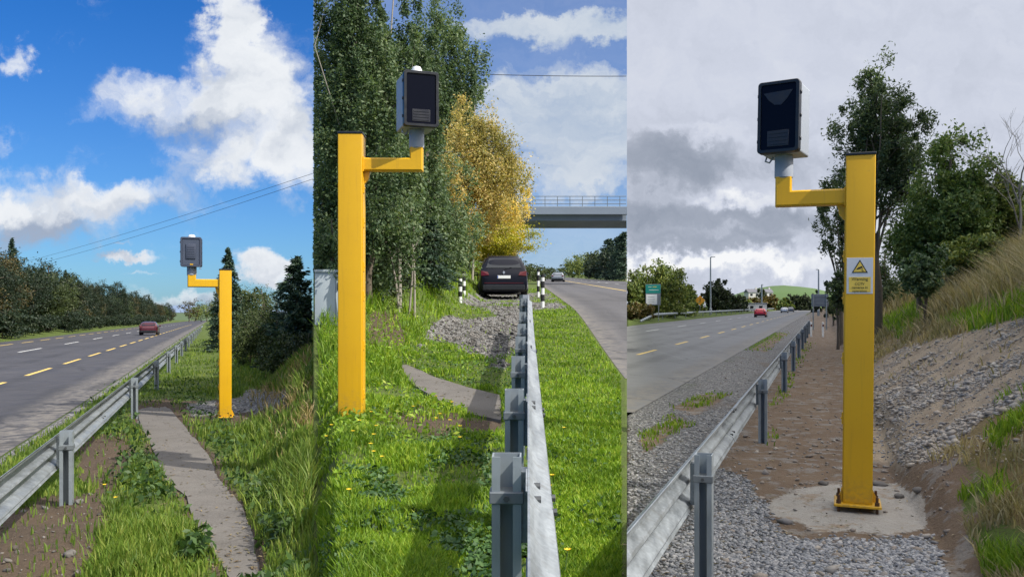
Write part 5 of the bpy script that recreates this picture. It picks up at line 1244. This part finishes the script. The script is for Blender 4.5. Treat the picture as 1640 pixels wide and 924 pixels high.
# overhead cables
def cable(lab, a, b, sag, rad, grp=None):
    mid = [a.lerp(b, k / 16) - Vector((0, 0, sag * 4 * (k / 16) * (1 - k / 16))) for k in range(17)]
    mb = MB(); mb.tube(mid, rad, 6); tag(mb.build('overhead_cable', WIRE), lab, 'cable', grp)
cable('upper thin overhead cable slanting across the blue sky', pt(5, 428, 150), pt(501, 278, 70), .4, .016)
cable('lower thin overhead cable slanting across the blue sky', pt(5, 436, 150), pt(501, 287, 70), .5, .016)
cable('single dark overhead cable above the bridge', pt(760, 119, 60), pt(1003, 122.5, 60), .05, .022)
# third stretch: signs and lamp columns on the far verge
SGREEN = plain('sign_green', (.01, .23, .19), .5, var=.06); SGREY = plain('sign_back_grey', (.22, .24, .26), .55, .3); SORANGE = plain('sign_orange', (.72, .33, .02), .5)
d = 93; p0 = on3(1046, d); t = thing('direction_sign', 'green and white direction sign on two legs under the big domed tree', 'road sign', p0, YAW3 * .6)
def zpy(py): return H - (py - HY) / F * d - p0.z
wS = 24 / F * d
mb = MB(); mb.box((0, 0, (zpy(455) + zpy(488.5)) / 2), (wS, .03, zpy(455) - zpy(488.5))); mb.build('backing_panel', SGREY, t)
mb = MB(); mb.box((0, -.022, (zpy(456) + zpy(469.5)) / 2), (wS * .97, .012, zpy(456) - zpy(469.5))); gpn = mb.build('green_panel', SGREEN, t)
mb = MB(); mb.box((-wS * .1, -.022, (zpy(471.5) + zpy(487.5)) / 2), (wS * .72, .012, zpy(471.5) - zpy(487.5))); wpn = mb.build('white_panel', WHITE, t)
for zc, xx, ww, m_, pr in ((459.5, -.22, .22, P_WHITE, gpn), (459.5, .1, .25, SIGNY, gpn), (464.5, .05, .62, P_WHITE, gpn)):
    mb = MB(); mb.box((wS * xx, -.032, zpy(zc)), (wS * ww, .006, .055)); mb.build('legend', m_, pr)
for zc, ww in ((475.5, .42), (479.5, .46), (483, .36)):
    mb = MB(); mb.box((-wS * .12, -.032, zpy(zc)), (wS * ww, .006, .035)); mb.build('legend', SGREY, wpn)
for sx in (-.36, .36): mb = MB(); mb.cyl((sx * wS, .04, -.3), (sx * wS, .04, zpy(456)), .045, 10); mb.build('leg', GALV, t)
d = 131; p0 = on3(1121, d); t = thing('warning_diamond', 'orange diamond warning sign by the far barrier', 'road sign', p0, YAW3 * .6); z = H - (481 - HY) / F * d - p0.z; s = 8.2 / F * d
mb = MB(); mb.prism([(-s, 0, z), (0, 0, z - s), (s, 0, z), (0, 0, z + s)], (0, .02, 0)); pl = mb.build('plate', SORANGE, t)
mb = MB(); mb.box((0, -.008, z), (.06, .008, s * .9)); mb.box((.05, -.008, z + .1), (.05, .008, s * .5)); mb.build('symbol', BLACK, pl)
mb = MB(); mb.cyl((0, .04, -.3), (0, .04, z), .035, 8); mb.build('pole', GALV, t)
def lamp(px, d, top, arm, lab):
    p0 = on3(px, d); t = thing('street_lamp', lab, 'street lamp', p0); hgt = H - (top - HY) / F * d - p0.z; r_ = max(.05, .0011 * d)
    mb = MB(); mb.tube([(0, 0, -.2), (0, 0, .9), (0, 0, 1.0), (0, 0, hgt)], [r_ * 1.5, r_ * 1.5, r_, r_ * .65], 10); mb.tube([(0, 0, hgt - .02), (arm * .5, 0, hgt + .05)], r_ * .6, 8); mb.build('column', GALV, t)
    mb = MB(); mb.box((arm, 0, hgt + .04), (abs(arm) * 1.1, .22, .10), None, .03, 1); mb.build('lantern', SGREY, t)
lamp(1138, 147, 412, .5, 'tall street lamp in front of the dark round tree'); lamp(1220, 275, 456, .4, 'distant street lamp above the red car'); lamp(1311, 150, 432, -.3, 'faint street lamp beside the sign back')
d = 62; p0 = on3(1313, d); t = thing('road_sign', 'grey back of a large road sign on two poles near the barrier end', 'road sign', p0, YAW3)
zc = lambda py: H - (py - HY) / F * d - p0.z
mb = MB(); mb.box((0, 0, (zc(471) + zc(491)) / 2), (26 / F * d, .04, zc(471) - zc(491)), None, .01, 1)
for k in range(3): mb.box((0, -.04, zc(475 + 6 * k)), (25 / F * d, .04, .05))
mb.build('sign_panel', SGREY, t)
for sx in (-.4, .4): mb = MB(); mb.cyl((sx * 1.1, -.08, -.5), (sx * 1.1, -.08, zc(471)), .05, 8); mb.build('pole', GALV, t)
for px, lab in ((1299, 'white verge marker left of the sign poles'), (1318, 'white verge marker right of the sign poles')):
    p0 = on3(px, 48); t = thing('verge_marker', lab, 'marker post', p0); mb = MB(); mb.box((0, 0, .35), (.11, .06, .9), None, .01, 1); mb.build('shaft', WHITE, t); mb = MB(); mb.box((0, -.033, .62), (.08, .008, .12)); mb.build('reflector', REDL, t)
# white roadside building and the houses beyond
ROOF = plain('slate_roof', (.13, .13, .15), .7); RENDER = plain('pale_render', (.62, .60, .56), .8, var=.06)
d = 232; p0 = on3(1204, d); t = thing('low_building', 'long low white building behind the hedge by the red car', 'building', p0, 0); w_ = 48 / F * d
mb = MB(); mb.box((0, 2.5, .9), (w_, 5, 2.2)); mb.build('wall', RENDER, t)
mb = MB(); mb.box((0, 2.5, 2.10), (w_ + .5, 5.6, .20), None, .03, 1); mb.build('roof', SGREY, t)
for k in range(3): mb = MB(); mb.box((-w_ * .3 + k * w_ * .3, -.02, 1.0), (.9, .06, .8)); mb.build('window', WINDOW, t)
for px, dd, ww, lab in ((1208, 420, 18, 'grey roofed house left of the skyline trees'), (1230, 430, 16, 'grey roofed house right of the skyline trees')):
    s = dd / F; zb_ = H - (480 - HY) * s; ze = H - (468 - HY) * s; zr = H - (462.5 - HY) * s; x = (px - CX) * s
    t = thing('house', lab, 'house', (x, dd, 0)); w_ = ww * s / 2
    mb = MB(); mb.box((0, 4, (ze - 2) / 2), (w_ * 2, 8, ze + 2)); mb.build('wall', RENDER, t)
    mb = MB(); mb.prism([(-w_ - .3, -.3, ze), (-w_ - .3, 8.3, ze), (-w_ - .3, 4, zr)], (w_ * 2 + .6, 0, 0)); rf = mb.build('roof', ROOF, t)
    mb = MB(); mb.box((w_ * .7, 4, zr + .2), (.7, .7, 1.2)); mb.build('chimney', RENDER, rf)
    for k in (-.5, .5): mb = MB(); mb.box((k * w_, -.02, ze - 1.2), (1.1, .06, 1.0)); mb.build('window', WINDOW, t)

# ------------------------------------------------------------------ unseen sheet added to keep the sun off the third stretch
def add_shade_sheet():
    m, t, b = mat('thin_shade_sheet'); t.n.remove(b)
    out = [x for x in t.n if x.type == 'OUTPUT_MATERIAL'][0]; tr = t.new('ShaderNodeBsdfTranslucent'); tr.inputs[0].default_value = (.97, .98, 1.0, 1)
    df = t.new('ShaderNodeBsdfDiffuse'); df.inputs[0].default_value = (.9, .9, .92, 1); mx = t.new('ShaderNodeMixShader'); mx.inputs[0].default_value = .2
    t.l.new(tr.outputs[0], mx.inputs[1]); t.l.new(df.outputs[0], mx.inputs[2]); t.l.new(mx.outputs[0], out.inputs[0])
    z0 = 100.0; s = sun_dir(); off = Vector((s.x, s.y, 0)) * (z0 / s.z); kx = (B2 - CX) / F
    ys = np.linspace(-40, 290, 34); V = []; nx = 30
    for y in ys:
        xl = kx * y if y > 0 else .0; xr = max(150.0, xl + 90)
        for k in range(nx + 1):
            f = k / nx; x = xl + (xr - xl) * f ** 1.5
            V.append((x + off.x, y + off.y, z0 + 9 * math.sin(math.pi * min(1, f * 3 + .02) / 2) * (.6 + .8 * float(fbm(np.array([x * .05]), np.array([y * .05]), 3)[0])) * 0 + (0 if k == 0 else 2.0 * (float(fbm(np.array([x * .08]), np.array([y * .08]), 3)[0]) - .5))))
    V = np.array(V); i = np.arange(len(V)).reshape(len(ys), nx + 1)
    q = np.stack([i[:-1, :-1], i[:-1, 1:], i[1:, 1:], i[1:, :-1]], -1).reshape(-1, 4)
    o = link('shade_sheet', np_mesh('shade_sheet', V, q), m, None, True)
    return tag(o, kind='structure')
add_shade_sheet()
